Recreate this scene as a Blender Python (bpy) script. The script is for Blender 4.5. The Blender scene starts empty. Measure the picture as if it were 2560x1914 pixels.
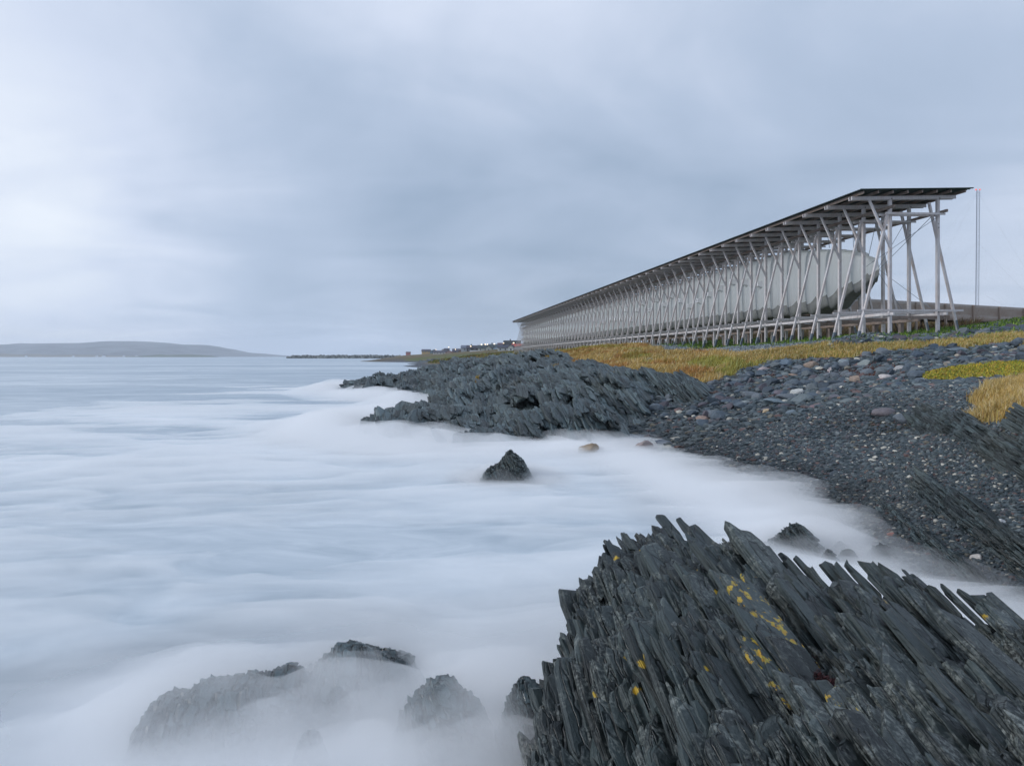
import bpy, math, random
import numpy as np
from mathutils import Vector

# ------------------------------------------------------------------ camera, sky, sun, exposure
F = 1600.0; CX = 1280.0; HY = 891.0; CAMZ = 3.0
scene = bpy.context.scene
col = scene.collection
cam_d = bpy.data.cameras.new("camera"); cam = bpy.data.objects.new("camera", cam_d); col.objects.link(cam)
cam.location = (0, 0, CAMZ); cam.rotation_euler = (math.radians(90), 0, 0)
cam_d.sensor_width = 36.0; cam_d.lens = F / 2560 * 36.0
cam_d.shift_y = -(957.0 - HY) / 2560.0
cam_d.clip_start = 0.1; cam_d.clip_end = 30000
scene.camera = cam
scene.view_settings.view_transform = 'Standard'
scene.view_settings.look = 'None'
scene.view_settings.exposure = 0.36
scene.view_settings.gamma = 1.0
scene.cycles.volume_bounces = 10
scene.cycles.max_bounces = 12
scene.cycles.diffuse_bounces = 3
scene.cycles.transparent_max_bounces = 12
scene.cycles.volume_step_rate = 2.0
scene.cycles.use_denoising = True

SUN_EL = math.radians(27); SUN_AZ = math.radians(-98)      # azimuth from +Y towards +X (sun stands left of the view)
world = bpy.data.worlds.new("World"); scene.world = world; world.use_nodes = True
wt = world.node_tree; wt.nodes.clear()

def nd(tree, typ, **kw):
    n = tree.nodes.new(typ)
    for k, v in kw.items():
        if k == 'inp':
            for a, b in v.items(): n.inputs[a].default_value = b
        else: setattr(n, k, v)
    return n
def mth(tree, op, a, b=None, clamp=False):
    n = tree.nodes.new('ShaderNodeMath'); n.operation = op; n.use_clamp = clamp
    for i, v in enumerate((a, b)):
        if v is None: continue
        if isinstance(v, (int, float)): n.inputs[i].default_value = v
        else: tree.links.new(v, n.inputs[i])
    return n.outputs[0]

def build_world():
    t = wt; L = t.links.new
    tc = nd(t, 'ShaderNodeTexCoord')
    vn = nd(t, 'ShaderNodeVectorMath', operation='NORMALIZE'); L(tc.outputs['Generated'], vn.inputs[0])
    d = vn.outputs[0]
    sep = nd(t, 'ShaderNodeSeparateXYZ'); L(d, sep.inputs[0])
    up = mth(t, 'ADD', mth(t, 'MAXIMUM', sep.outputs[2], 0.0), 0.16)
    cx = mth(t, 'DIVIDE', sep.outputs[0], up); cy = mth(t, 'DIVIDE', sep.outputs[1], up)
    cmb = nd(t, 'ShaderNodeCombineXYZ'); L(cx, cmb.inputs[0]); L(cy, cmb.inputs[1])
    rot = nd(t, 'ShaderNodeMapping'); rot.inputs['Rotation'].default_value = (0, 0, math.radians(25)); rot.inputs['Scale'].default_value = (1, 1.25, 1)
    L(cmb.outputs[0], rot.inputs[0])
    n1 = nd(t, 'ShaderNodeTexNoise', inp={'Scale': 0.85, 'Detail': 7.0, 'Roughness': 0.5, 'Distortion': 0.7}); L(rot.outputs[0], n1.inputs['Vector'])
    n2 = nd(t, 'ShaderNodeTexNoise', inp={'Scale': 3.2, 'Detail': 5.0, 'Roughness': 0.5, 'Distortion': 0.3}); L(d, n2.inputs['Vector'])
    v = mth(t, 'ADD', 0.42, mth(t, 'MULTIPLY', mth(t, 'SUBTRACT', n1.outputs[0], 0.5), 1.0))
    v = mth(t, 'ADD', v, mth(t, 'MULTIPLY', mth(t, 'SUBTRACT', n2.outputs[0], 0.5), 0.55))
    # broad bright and dark masses of the cloud cover
    for (px, py, r, a) in SKY_MASSES:
        c = Vector(((px - CX) / F, 1, (HY - py) / F)).normalized()
        dot = nd(t, 'ShaderNodeVectorMath', operation='DOT_PRODUCT'); L(d, dot.inputs[0]); dot.inputs[1].default_value = c
        s = (r / F / 1.1) ** 2
        e = mth(t, 'EXPONENT', mth(t, 'DIVIDE', mth(t, 'SUBTRACT', dot.outputs['Value'], 1.0), s))
        v = mth(t, 'ADD', v, mth(t, 'MULTIPLY', e, a))
    ramp = nd(t, 'ShaderNodeValToRGB'); L(v, ramp.inputs[0])
    cr = ramp.color_ramp; cr.elements[0].position = 0.0; cr.elements[0].color = (.27, .352, .475, 1)
    cr.elements[1].position = 1.0; cr.elements[1].color = (.715, .765, .84, 1)
    e = cr.elements.new(0.35); e.color = (.385, .465, .60, 1)
    e = cr.elements.new(0.65); e.color = (.55, .615, .745, 1)
    sky = nd(t, 'ShaderNodeTexSky', sky_type='NISHITA', sun_disc=False, sun_elevation=SUN_EL, sun_rotation=SUN_AZ)
    bg = nd(t, 'ShaderNodeBackground', inp={'Strength': 0.06}); L(sky.outputs[0], bg.inputs[0])
    bc = nd(t, 'ShaderNodeBackground', inp={'Strength': 1.0}); L(ramp.outputs[0], bc.inputs[0])
    mix = nd(t, 'ShaderNodeMixShader', inp={'Fac': 0.93}); L(bg.outputs[0], mix.inputs[1]); L(bc.outputs[0], mix.inputs[2])
    out = nd(t, 'ShaderNodeOutputWorld'); L(mix.outputs[0], out.inputs[0])
SKY_MASSES = [(40, 330, 420, .38), (1300, 120, 480, .34), (250, 60, 280, -.34), (1000, 680, 430, -.50), (420, 620, 300, -.06),
              (60, 740, 260, .26), (930, 850, 130, .22), (2300, 450, 330, -.30), (2520, 640, 170, .34), (2450, 100, 300, .14),
              (1750, 420, 330, -.18), (700, 250, 260, .08), (1500, 560, 260, -.14), (0, 10, 200, .12), (620, 420, 240, .06)]
build_world()
sun_d = bpy.data.lights.new("sun", 'SUN'); sun = bpy.data.objects.new("sun", sun_d); col.objects.link(sun)
sun_d.energy = 1.2; sun_d.angle = math.radians(14); sun_d.color = (1.0, .99, .985)
sdir = Vector((math.sin(SUN_AZ) * math.cos(SUN_EL), math.cos(SUN_AZ) * math.cos(SUN_EL), math.sin(SUN_EL)))
sun.rotation_euler = sdir.to_track_quat('Z', 'Y').to_euler()

# ------------------------------------------------------------------ helpers
rng = np.random.default_rng(7)
def G(px, py, z):
    """ground point seen in the photograph at (px,py) when it lies at height z"""
    y = (CAMZ - z) * F / (py - HY)
    return ((px - CX) / F * y, y, z)
def Q(px, y, z): return ((px - CX) / F * y, y, z)

def hash2(ix, iy, seed=0):
    h = (ix.astype(np.int64) * 374761393 + iy.astype(np.int64) * 668265263 + seed * 982451653) & 0xFFFFFFFF
    h = ((h ^ (h >> 13)) * 1274126177) & 0xFFFFFFFF
    h = h ^ (h >> 16)
    return (h & 0xFFFFFF) / float(0xFFFFFF)
def vnoise(x, y, seed=0):
    ix = np.floor(x); iy = np.floor(y); fx = x - ix; fy = y - iy
    fx = fx * fx * (3 - 2 * fx); fy = fy * fy * (3 - 2 * fy)
    a = hash2(ix, iy, seed); b = hash2(ix + 1, iy, seed); c = hash2(ix, iy + 1, seed); d = hash2(ix + 1, iy + 1, seed)
    return (a * (1 - fx) + b * fx) * (1 - fy) + (c * (1 - fx) + d * fx) * fy
def fbm(x, y, octs=4, seed=0, gain=.5):
    s = 0; a = 1; t = 0
    for o in range(octs):
        s = s + a * vnoise(x * 2 ** o + 17.3 * o, y * 2 ** o - 9.1 * o, seed + o); t += a; a *= gain
    return s / t - .5
class RBF:
    def __init__(s, pts):
        p = np.array(pts, float); s.c = p[:, :2]; n = len(p)
        d = np.sqrt(((s.c[:, None] - s.c[None]) ** 2).sum(-1) + .3)
        A = np.zeros((n + 3, n + 3)); A[:n, :n] = d; A[:n, n] = 1; A[n, :n] = 1
        A[n + 1, n + 1] = A[n + 2, n + 2] = 1
        b = np.zeros(n + 3); b[:n] = p[:, 2]
        s.w = np.linalg.lstsq(A, b, rcond=None)[0]
    def __call__(s, x, y):
        sh = np.shape(x); x = np.ravel(x); y = np.ravel(y); out = np.empty(len(x)); n = len(s.c)
        for i in range(0, len(x), 20000):
            xx = x[i:i + 20000]; yy = y[i:i + 20000]
            d = np.sqrt((xx[:, None] - s.c[:, 0]) ** 2 + (yy[:, None] - s.c[:, 1]) ** 2 + .3)
            out[i:i + 20000] = d @ s.w[:n] + s.w[n]
        return out.reshape(sh)
def sdist(x, y, poly):
    """signed distance to a plan polygon, negative inside"""
    sh = np.shape(x); x = np.ravel(x); y = np.ravel(y)
    P = np.array(poly, float)[:, :2]; best = np.full(len(x), 1e9); ins = np.zeros(len(x), bool)
    for i in range(len(P)):
        a = P[i]; b = P[(i + 1) % len(P)]; ab = b - a
        t = np.clip(((x - a[0]) * ab[0] + (y - a[1]) * ab[1]) / (ab @ ab + 1e-12), 0, 1)
        best = np.minimum(best, np.hypot(x - a[0] - t * ab[0], y - a[1] - t * ab[1]))
        c = ((a[1] > y) != (b[1] > y))
        with np.errstate(divide='ignore', invalid='ignore'):
            xi = a[0] + (y - a[1]) / (b[1] - a[1] if b[1] != a[1] else 1e-9) * ab[0]
        ins ^= c & (x < xi)
    return np.where(ins, -best, best).reshape(sh)
def sstep(a, b, x):
    t = np.clip((x - a) / (b - a), 0, 1); return t * t * (3 - 2 * t)

def mesh_np(name, V, faces, mat=None, parent=None, smooth=False, attrs=None):
    """faces: list of integer arrays (n,k)"""
    me = bpy.data.meshes.new(name); V = np.asarray(V, np.float32)
    me.vertices.add(len(V)); me.vertices.foreach_set('co', V.ravel())
    faces = [np.asarray(f, np.int32) for f in faces if len(f)]
    nl = sum(f.size for f in faces); npoly = sum(len(f) for f in faces)
    me.loops.add(nl); me.loops.foreach_set('vertex_index', np.concatenate([f.ravel() for f in faces]))
    me.polygons.add(npoly)
    tot = np.concatenate([np.full(len(f), f.shape[1], np.int32) for f in faces])
    st = np.concatenate([[0], np.cumsum(tot)[:-1]]).astype(np.int32)
    me.polygons.foreach_set('loop_start', st); me.polygons.foreach_set('loop_total', tot)
    me.polygons.foreach_set('use_smooth', np.full(npoly, smooth))
    me.update(calc_edges=True); me.validate()
    for k, v in (attrs or {}).items():
        v = np.asarray(v, np.float32)
        if v.ndim == 1:
            a = me.attributes.new(k, 'FLOAT', 'POINT'); a.data.foreach_set('value', v)
        else:
            a = me.attributes.new(k, 'FLOAT_COLOR', 'POINT'); a.data.foreach_set('color', np.c_[v, np.ones(len(v))].astype(np.float32).ravel())
    if mat: me.materials.append(mat)
    o = bpy.data.objects.new(name, me); col.objects.link(o)
    if parent: o.parent = parent
    return o
def grid_faces(nu, nv):
    i = np.arange(nu - 1)[:, None] * nv + np.arange(nv - 1)[None]
    i = i.ravel(); return np.c_[i, i + nv, i + nv + 1, i + 1]
def tag(o, label=None, cat=None, group=None, kind=None):
    if label: o['label'] = label
    if cat: o['category'] = cat
    if group: o['group'] = group
    if kind: o['kind'] = kind
    return o
def empty(name, loc=(0, 0, 0), rz=0):
    o = bpy.data.objects.new(name, None); col.objects.link(o); o.location = loc; o.rotation_euler = (0, 0, rz); o.empty_display_size = .2
    return o

class MB:
    """collects boxes, bars and prisms, then links them as ONE mesh"""
    def __init__(s): s.V = []; s.F = {}; s.n = 0
    def add(s, V, faces):
        V = np.asarray(V, float)
        for f in faces: s.F.setdefault(len(f), []).append([k + s.n for k in f])
        s.V.append(V); s.n += len(V)
    def bar(s, a, b, w, h, up=(0, 0, 1)):
        a = np.array(a, float); b = np.array(b, float); d = b - a; d /= np.linalg.norm(d)
        up = np.array(up, float); x = np.cross(d, up)
        if np.linalg.norm(x) < 1e-3: x = np.cross(d, (0, 1, 0))
        x /= np.linalg.norm(x); z = np.cross(x, d)
        V = [p + x * sx * w / 2 + z * sz * h / 2 for p in (a, b) for sx, sz in ((-1, -1), (1, -1), (1, 1), (-1, 1))]
        s.add(V, [(0, 3, 2, 1), (4, 5, 6, 7), (0, 1, 5, 4), (1, 2, 6, 5), (2, 3, 7, 6), (3, 0, 4, 7)])
    def box(s, x0, x1, y0, y1, z0, z1):
        V = [(x, y, z) for z in (z0, z1) for x, y in ((x0, y0), (x1, y0), (x1, y1), (x0, y1))]
        s.add(V, [(0, 3, 2, 1), (4, 5, 6, 7), (0, 1, 5, 4), (1, 2, 6, 5), (2, 3, 7, 6), (3, 0, 4, 7)])
    def gable(s, x0, x1, y0, y1, z0, z1, axis='x', over=0.0):
        """triangular prism roof, ridge along axis"""
        if axis == 'x':
            ym = (y0 + y1) / 2
            V = [(x0, y0, z0), (x0, y1, z0), (x0, ym, z1), (x1, y0, z0), (x1, y1, z0), (x1, ym, z1)]
        else:
            xm = (x0 + x1) / 2
            V = [(x1, y0, z0), (x0, y0, z0), (xm, y0, z1), (x1, y1, z0), (x0, y1, z0), (xm, y1, z1)]
        s.add(V, [(0, 2, 1), (3, 4, 5), (0, 1, 4, 3), (1, 2, 5, 4), (2, 0, 3, 5)])
    def build(s, name, mat, parent=None, smooth=False):
        if not s.V: return None
        return mesh_np(name, np.concatenate(s.V), [np.array(f) for f in s.F.values()], mat, parent, smooth)

# ------------------------------------------------------------------ materials
def new_mat(name):
    m = bpy.data.materials.new(name); m.use_nodes = True; t = m.node_tree; t.nodes.clear()
    out = t.nodes.new('ShaderNodeOutputMaterial'); b = t.nodes.new('ShaderNodeBsdfPrincipled')
    t.links.new(b.outputs[0], out.inputs[0])
    return m, t, b, out
def mixc(t, fac, a, b, mode='MIX'):
    n = t.nodes.new('ShaderNodeMix'); n.data_type = 'RGBA'; n.blend_type = mode
    def put(sock, v):
        if isinstance(v, (tuple, list)): sock.default_value = (*v[:3], 1)
        elif isinstance(v, (int, float)): sock.default_value = v
        else: t.links.new(v, sock)
    put(n.inputs[0], fac); put(n.inputs[6], a); put(n.inputs[7], b); return n.outputs[2]
def noise(t, scale, detail=4, rough=.5, vec=None, out=0, dist=0.0):
    n = nd(t, 'ShaderNodeTexNoise', inp={'Scale': scale, 'Detail': detail, 'Roughness': rough, 'Distortion': dist})
    if vec is not None: t.links.new(vec, n.inputs['Vector'])
    return n.outputs[out]
def ramp(t, v, a, b, smooth=False):
    n = nd(t, 'ShaderNodeMapRange', inp={'From Min': a, 'From Max': b})
    if smooth: n.interpolation_type = 'SMOOTHSTEP'
    t.links.new(v, n.inputs['Value']); return n.outputs[0]
def coords(t, scale=(1, 1, 1), rot=(0, 0, 0), kind='Object'):
    tc = nd(t, 'ShaderNodeTexCoord'); m = nd(t, 'ShaderNodeMapping')
    m.inputs['Scale'].default_value = scale; m.inputs['Rotation'].default_value = rot
    t.links.new(tc.outputs[kind], m.inputs[0]); return m.outputs[0]
def attr(t, name, out='Fac'):
    return nd(t, 'ShaderNodeAttribute', attribute_name=name).outputs[out]
def bump(t, b, h, strength=.3, dist=.02):
    n = nd(t, 'ShaderNodeBump', inp={'Strength': strength, 'Distance': dist}); t.links.new(h, n.inputs['Height']); t.links.new(n.outputs[0], b.inputs['Normal'])
def simple(name, c, rough=.6, var=.15, scale=3.0, metal=0.0, bumpy=0.0, spec=.4):
    m, t, b, out = new_mat(name); v = coords(t)
    n = noise(t, scale, 5, .6, v)
    cc = mixc(t, ramp(t, n, .3, .7), tuple(x * (1 - var) for x in c), tuple(min(1, x * (1 + var)) for x in c))
    t.links.new(cc, b.inputs['Base Color']); b.inputs['Roughness'].default_value = rough; b.inputs['Metallic'].default_value = metal
    b.inputs['Specular IOR Level'].default_value = spec
    if bumpy: bump(t, b, n, bumpy, .02)
    return m
M = {}
# bedding frame: strike D, width W, plate normal N
D = np.array([-.32, 1, .57]); D /= np.linalg.norm(D)
Hh = np.array([.952, .305, 0]); U = np.cross(Hh, D)
def frame(phi):
    p = math.radians(phi); N = math.cos(p) * U + math.sin(p) * Hh; W = np.cross(D, N)
    return W, N
W0, N0 = frame(24)

def slate_material(name, lichen_grey=.5, yellow=0.0, base=(.040, .053, .060), scale=1.0, wetz=.6):
    m, t, b, out = new_mat(name); L = t.links.new
    tc = nd(t, 'ShaderNodeTexCoord')
    def dot(v):
        n = nd(t, 'ShaderNodeVectorMath', operation='DOT_PRODUCT'); L(tc.outputs['Object'], n.inputs[0]); n.inputs[1].default_value = tuple(v); return n.outputs['Value']
    c = nd(t, 'ShaderNodeCombineXYZ')
    L(mth(t, 'MULTIPLY', dot(D), .9 * scale), c.inputs[0]); L(mth(t, 'MULTIPLY', dot(W0), 4 * scale), c.inputs[1]); L(mth(t, 'MULTIPLY', dot(N0), 26 * scale), c.inputs[2])
    lam = noise(t, 2.2, 6, .65, c.outputs[0])
    obj = tc.outputs['Object']
    big = noise(t, 1.1 * scale, 3, .5, obj); fine = noise(t, 42 * scale, 4, .7, obj); med = noise(t, 9 * scale, 5, .65, obj)
    tint = attr(t, 'tint')
    cc = mixc(t, tint, tuple(x * .35 for x in base), tuple(x * 2.4 for x in base))
    cc = mixc(t, mth(t, 'MULTIPLY', ramp(t, lam, .35, .75), .45), cc, (base[0] * 2.1, base[1] * 1.95, base[2] * 1.85))
    cc = mixc(t, mth(t, 'MULTIPLY', ramp(t, big, .5, .75), .35), cc, (.055, .055, .040))
    huge = noise(t, .28 * scale, 3, .55, obj); cc = mixc(t, mth(t, 'MULTIPLY', ramp(t, huge, .46, .64), .5), cc, mixc(t, 1.0, cc, (1.55, 1.45, 1.3), 'MULTIPLY'))
    cc = mixc(t, mth(t, 'MULTIPLY', ramp(t, huge, .48, .34), .6), cc, mixc(t, 1.0, cc, (.55, .6, .62), 'MULTIPLY'))
    # grey crustose lichen speckle
    vc = nd(t, 'ShaderNodeTexVoronoi', feature='DISTANCE_TO_EDGE', inp={'Scale': 1.6}); cv = nd(t, 'ShaderNodeVectorMath', operation='ADD'); L(c.outputs[0], cv.inputs[0]); wn = nd(t, 'ShaderNodeTexNoise', inp={'Scale': 5.0 * scale}); L(obj, wn.inputs['Vector']); wsc = nd(t, 'ShaderNodeVectorMath', operation='SCALE', inp={'Scale': .4}); L(wn.outputs['Color'], wsc.inputs[0]); L(wsc.outputs[0], cv.inputs[1]); L(cv.outputs[0], vc.inputs['Vector'])
    crack = ramp(t, vc.outputs['Distance'], .05, .0)
    cc = mixc(t, mth(t, 'MULTIPLY', crack, .6), cc, (.008, .010, .012))
    gl = mth(t, 'MULTIPLY', ramp(t, fine, .46, .58), ramp(t, mth(t, 'ADD', med, mth(t, 'MULTIPLY', mth(t, 'SUBTRACT', big, .5), .6)), .42, .60))
    gl = mth(t, 'MULTIPLY', gl, attr(t, 'crust'))
    cc = mixc(t, mth(t, 'MULTIPLY', gl, lichen_grey), cc, (.26, .28, .255))
    if yellow > 0:
        yn = noise(t, 16, 3, .6, obj); y = mth(t, 'MULTIPLY', ramp(t, yn, .56, .60), ramp(t, attr(t, 'lichen'), .3, .6))
        cc = mixc(t, y, cc, mixc(t, ramp(t, fine, .4, .6), (.50, .27, .02), (.50, .40, .06)))
        # scattered small yellow rosettes
        vo = nd(t, 'ShaderNodeTexVoronoi', feature='F1', inp={'Scale': 4.2}); L(obj, vo.inputs['Vector'])
        r = ramp(t, mth(t, 'ADD', vo.outputs['Distance'], mth(t, 'MULTIPLY', mth(t, 'SUBTRACT', yn, .5), .3)), .13, .09)
        sepc = nd(t, 'ShaderNodeSeparateColor'); L(vo.outputs['Color'], sepc.inputs[0])
        r = mth(t, 'MULTIPLY', r, mth(t, 'GREATER_THAN', sepc.outputs[0], 1 - .5 * yellow))
        cc = mixc(t, r, cc, (.55, .36, .03))
    L(cc, b.inputs['Base Color'])
    sp = nd(t, 'ShaderNodeSeparateXYZ'); L(obj, sp.inputs[0])
    wet = ramp(t, sp.outputs[2], wetz + .5, wetz)
    L(mth(t, 'SUBTRACT', mth(t, 'ADD', .46, mth(t, 'MULTIPLY', mth(t, 'SUBTRACT', med, .5), .6)), mth(t, 'MULTIPLY', wet, .2)), b.inputs['Roughness'])
    b.inputs['Specular IOR Level'].default_value = .5
    bb = mth(t, 'ADD', mth(t, 'MULTIPLY', lam, .9), mth(t, 'MULTIPLY', fine, .25)); bb = mth(t, 'ADD', bb, mth(t, 'MULTIPLY', med, .6)); bb = mth(t, 'SUBTRACT', bb, mth(t, 'MULTIPLY', crack, .5))
    bump(t, b, bb, 1.0, .022 / scale)
    return m
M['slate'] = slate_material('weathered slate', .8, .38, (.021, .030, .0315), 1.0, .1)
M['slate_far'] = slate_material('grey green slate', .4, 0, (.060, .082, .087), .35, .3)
M['slate_wet'] = slate_material('wet slate', .35, 0, (.034, .048, .050), .6, .5)

def gravel_ground():
    m, t, b, out = new_mat('shore ground'); L = t.links.new
    obj = coords(t)
    vo = nd(t, 'ShaderNodeTexVoronoi', feature='F1', inp={'Scale': 22.0}); L(obj, vo.inputs['Vector'])
    sc = nd(t, 'ShaderNodeSeparateColor'); L(vo.outputs['Color'], sc.inputs[0])
    g = mixc(t, sc.outputs[0], (.028, .038, .048), (.10, .12, .14))
    g = mixc(t, mth(t, 'GREATER_THAN', sc.outputs[1], .93), g, (.16, .10, .09))
    g = mixc(t, mth(t, 'GREATER_THAN', sc.outputs[2], .975), g, (.5, .5, .48))
    n1 = noise(t, .35, 5, .6, obj); n2 = noise(t, 4.0, 6, .7, obj); n3 = noise(t, 1.3, 4, .6, obj)
    gr = mixc(t, ramp(t, n2, .35, .65), (.17, .115, .028), (.33, .235, .06))
    gr = mixc(t, ramp(t, n3, .5, .65), gr, (.11, .12, .03))
    green = mixc(t, ramp(t, n2, .35, .65), (.045, .085, .015), (.12, .17, .03))
    brown = mixc(t, ramp(t, n2, .35, .65), (.085, .055, .03), (.17, .13, .05))
    c = mixc(t, attr(t, 'grass'), g, gr); c = mixc(t, attr(t, 'green'), c, green); c = mixc(t, attr(t, 'brown'), c, brown)
    L(c, b.inputs['Base Color']); b.inputs['Roughness'].default_value = .75; b.inputs['Specular IOR Level'].default_value = .3
    h = mth(t, 'SUBTRACT', n2, mth(t, 'MULTIPLY', vo.outputs['Distance'], 1.2))
    bump(t, b, h, .8, .03)
    return m
M['ground'] = gravel_ground()
def tinted(name, rough=.7, bumps=.4, bscale=30, spec=.3, mult=1.0):
    m, t, b, out = new_mat(name); L = t.links.new
    obj = coords(t); n = noise(t, bscale, 5, .65, obj); n2 = noise(t, bscale / 6, 4, .6, obj)
    c = attr(t, 'colour', 'Color')
    c = mixc(t, 1.0, c, mixc(t, ramp(t, mth(t, 'ADD', mth(t, 'MULTIPLY', n, .5), mth(t, 'MULTIPLY', n2, .5)), .35, .65), (.72, .72, .72), (1.25, 1.25, 1.25)), 'MULTIPLY')
    L(c, b.inputs['Base Color']); b.inputs['Roughness'].default_value = rough; b.inputs['Specular IOR Level'].default_value = spec
    if bumps: bump(t, b, n, bumps, .01)
    return m
M['stone'] = tinted('beach stone', .62, .5, 25)
M['blade'] = tinted('grass blade', .7, 0, 3)
def wood_mat(name, c1, c2):
    m, t, b, out = new_mat(name); L = t.links.new
    o = coords(t, (6, 6, 1.2)); n = noise(t, 3, 6, .65, o, dist=.6); n2 = noise(t, 1.3, 3, .5, coords(t))
    c = mixc(t, ramp(t, n, .3, .7), c1, c2); c = mixc(t, mth(t, 'MULTIPLY', ramp(t, n2, .45, .7), .45), c, (c1[0] * .95, c1[1] * .78, c1[2] * .66))
    kn = nd(t, 'ShaderNodeTexVoronoi', inp={'Scale': 2.2}); L(coords(t, (1, 1, 1.0)), kn.inputs['Vector'])
    c = mixc(t, mth(t, 'MULTIPLY', ramp(t, kn.outputs['Distance'], .10, .05), .7), c, (.08, .06, .05))
    L(c, b.inputs['Base Color']); b.inputs['Roughness'].default_value = .75; b.inputs['Specular IOR Level'].default_value = .25
    bump(t, b, n, .3, .01); return m
M['timber'] = wood_mat('weathered pale timber', (.55, .52, .515), (.77, .73, .725))
M['timber_dark'] = wood_mat('brownish timber', (.20, .155, .13), (.34, .28, .245))
M['steel'] = simple('galvanised steel', (.16, .19, .22), .5, .2, 6, .6)
M['bolt'] = simple('dark bolt', (.04, .04, .04), .5)
M['roof'] = simple('dark corrugated roof', (.035, .055, .055), .55, .25, 1.5)
M['house_roof'] = simple('dark roof tiles', (.05, .055, .07), .8, .2, 2)
M['glass'] = simple('window pane', (.06, .08, .10), .2, .2, 1, 0, 0, .6)
M['trim'] = simple('white paint', (.72, .73, .74), .6, .05, 1)
M['rust'] = simple('red paint', (.45, .10, .06), .6, .1)

# ------------------------------------------------------------------ terrain
ctrl = []
SHORE = [G(1568, 1097, 0), G(1640, 1120, 0), G(1720, 1150, 0), G(1850, 1185, 0), G(1980, 1220, 0), G(2080, 1270, 0), G(2150, 1330, 0), G(2220, 1390, 0), G(2330, 1430, 0), G(2450, 1470, 0), G(2560, 1530, 0)]
ctrl += SHORE
ctrl += [(8, 6, .3), (7.5, 4, .4), (12, 3, 1.5), (6, 2, .2), (5, -2, 0), (14, -3, 2.0), (20, 8, 3.2), (30, 0, 4)]
# beach rising to the hall
ctrl += [G(2200, 1200, .45), G(2350, 1200, .75), G(2560, 1330, .55), G(2560, 1180, 1.15), G(2000, 1120, .55), G(1800, 1080, .55), G(1650, 1060, .35),
         G(2300, 1080, 1.15), G(2200, 1000, 1.7), G(2000, 1000, 1.45), G(1800, 1000, 1.2), G(1650, 1000, 1.0), G(2450, 1000, 1.9), G(2560, 1010, 2.1),
         G(1700, 950, 1.75), G(1900, 940, 2.05), G(2100, 940, 2.1), G(2300, 940, 2.25), G(2500, 940, 2.35)]
ctrl += [Q(1800, 36, 2.55), Q(2000, 32, 2.7), Q(2200, 29, 2.9), Q(2400, 27.5, 3.1), Q(2560, 26, 3.3),
         Q(2200, 33, 3.85), Q(2400, 32, 4.1), Q(2560, 31, 4.3), Q(2560, 37, 5.25), Q(2480, 38, 4.9), Q(2380, 36, 4.45)]
# along the hall
for k, z in ((0, 4.13), (3, 3.95), (6, 3.85), (10, 3.85), (16, 3.95), (24, 4.0), (32, 3.9), (42, 3.6), (52, 3.4), (62, 3.3)):
    y = 34.6 + 2.06 * k; xw = 20.43 - .145 * (y - 34.6)
    ctrl += [(xw - 1.8, y, z - .05), (xw + 1, y, z), (xw + 4, y, z + .25)]
    if k > 5: ctrl += [(xw + 14, y, z + 1.0)]
ctrl += [(26, 44, 4.5), (32, 48, 4.9), (38, 48, 5.4), (46, 50, 5.9), (60, 50, 6.5), (40, 70, 6.3), (70, 90, 7), (30, 100, 5.5), (60, 200, 6)]
# grassy knoll between headland and hall
ctrl += [Q(1600, 32, 1.75), Q(1513, 39, 2.1), Q(1424, 48, 2.5), Q(1376, 66, 2.9), Q(1500, 50, 3.2), Q(1600, 45, 3.0), Q(1700, 40, 2.55), Q(1540, 62, 4.0), Q(1460, 64, 3.85), Q(1640, 55, 3.75), Q(1720, 50, 3.4), Q(1380, 75, 3.35), Q(1300, 90, 3.0), Q(1340, 110, 3.2)]
# headland foot (the rock itself stands on it) and the strip beyond
ctrl += [(3.6, 24, .1), (3, 30, .4), (2, 40, .8), (0, 60, 1.4), (-3, 75, 1.2), (-6, 72, -.4), (-9, 62, -1.2), (-5, 45, -1.0), (-3, 30, -1.0), (0, 24, -.8)]
ctrl += [(-9, 88, -.2), (-12, 110, 0), (-19, 165, 0), (-30, 230, 0), (-46, 320, .0), (-75, 500, 0), (-115, 1000, 0), (-170, 1050, 0)]
ctrl += [(-4, 100, 2.0), (-8, 165, 2.2), (-3, 165, 3.3), Q(1200, 220, 3.6), Q(1150, 260, 2.2), Q(1120, 330, 1.2), Q(1300, 250, 4.4), Q(1200, 400, 6.3), Q(1290, 400, 7.3), Q(1160, 480, 7.0), Q(1100, 600, 4.6), Q(1060, 800, 6.0), Q(1000, 1000, 5.0), Q(1010, 1000, 5.0), Q(1100, 800, 8), Q(1220, 500, 8), Q(1300, 600, 9), Q(1500, 600, 9), Q(1150, 1100, 9), Q(1600, 300, 7), Q(2000, 300, 9), Q(2500, 250, 9), Q(1500, 1400, 9), Q(2600, 900, 10), Q(2200, 700, 9)]
# sea floor
for p in [(-2, 5), (-6, 6), (0, 9), (-8, 14), (0, 15), (-15, 25), (-4, 20), (-30, 40), (-20, 60), (-25, 90), (-50, 120), (-60, 250), (-120, 400), (-10, -2), (-20, 0), (-30, 150), (-200, 700), (-300, 1100)]: ctrl.append((*p, -1.6))
ctrl += [G(1650, 1250, -.55), G(1800, 1300, -.45), G(1950, 1340, -.4), G(2050, 1330, -.25), (4.5, 8.5, -.6), (6, 6.2, -.5), (3, 12, -.8)]
terr = RBF(ctrl)
def ground_z(x, y, detail=True):
    x = np.asarray(x, float); y = np.asarray(y, float)
    z = terr(x, y); r = np.hypot(x, y)
    if detail:
        z = z + fbm(x / 3.1, y / 3.1, 4, 3) * .22 * np.clip(r / 30, .3, 2.0) * sstep(-.6, .8, z)
        z = z + fbm(x / 40, y / 40, 4, 9) * 1.6 * sstep(120, 350, r) * sstep(0, 2, z)
    return z
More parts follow.
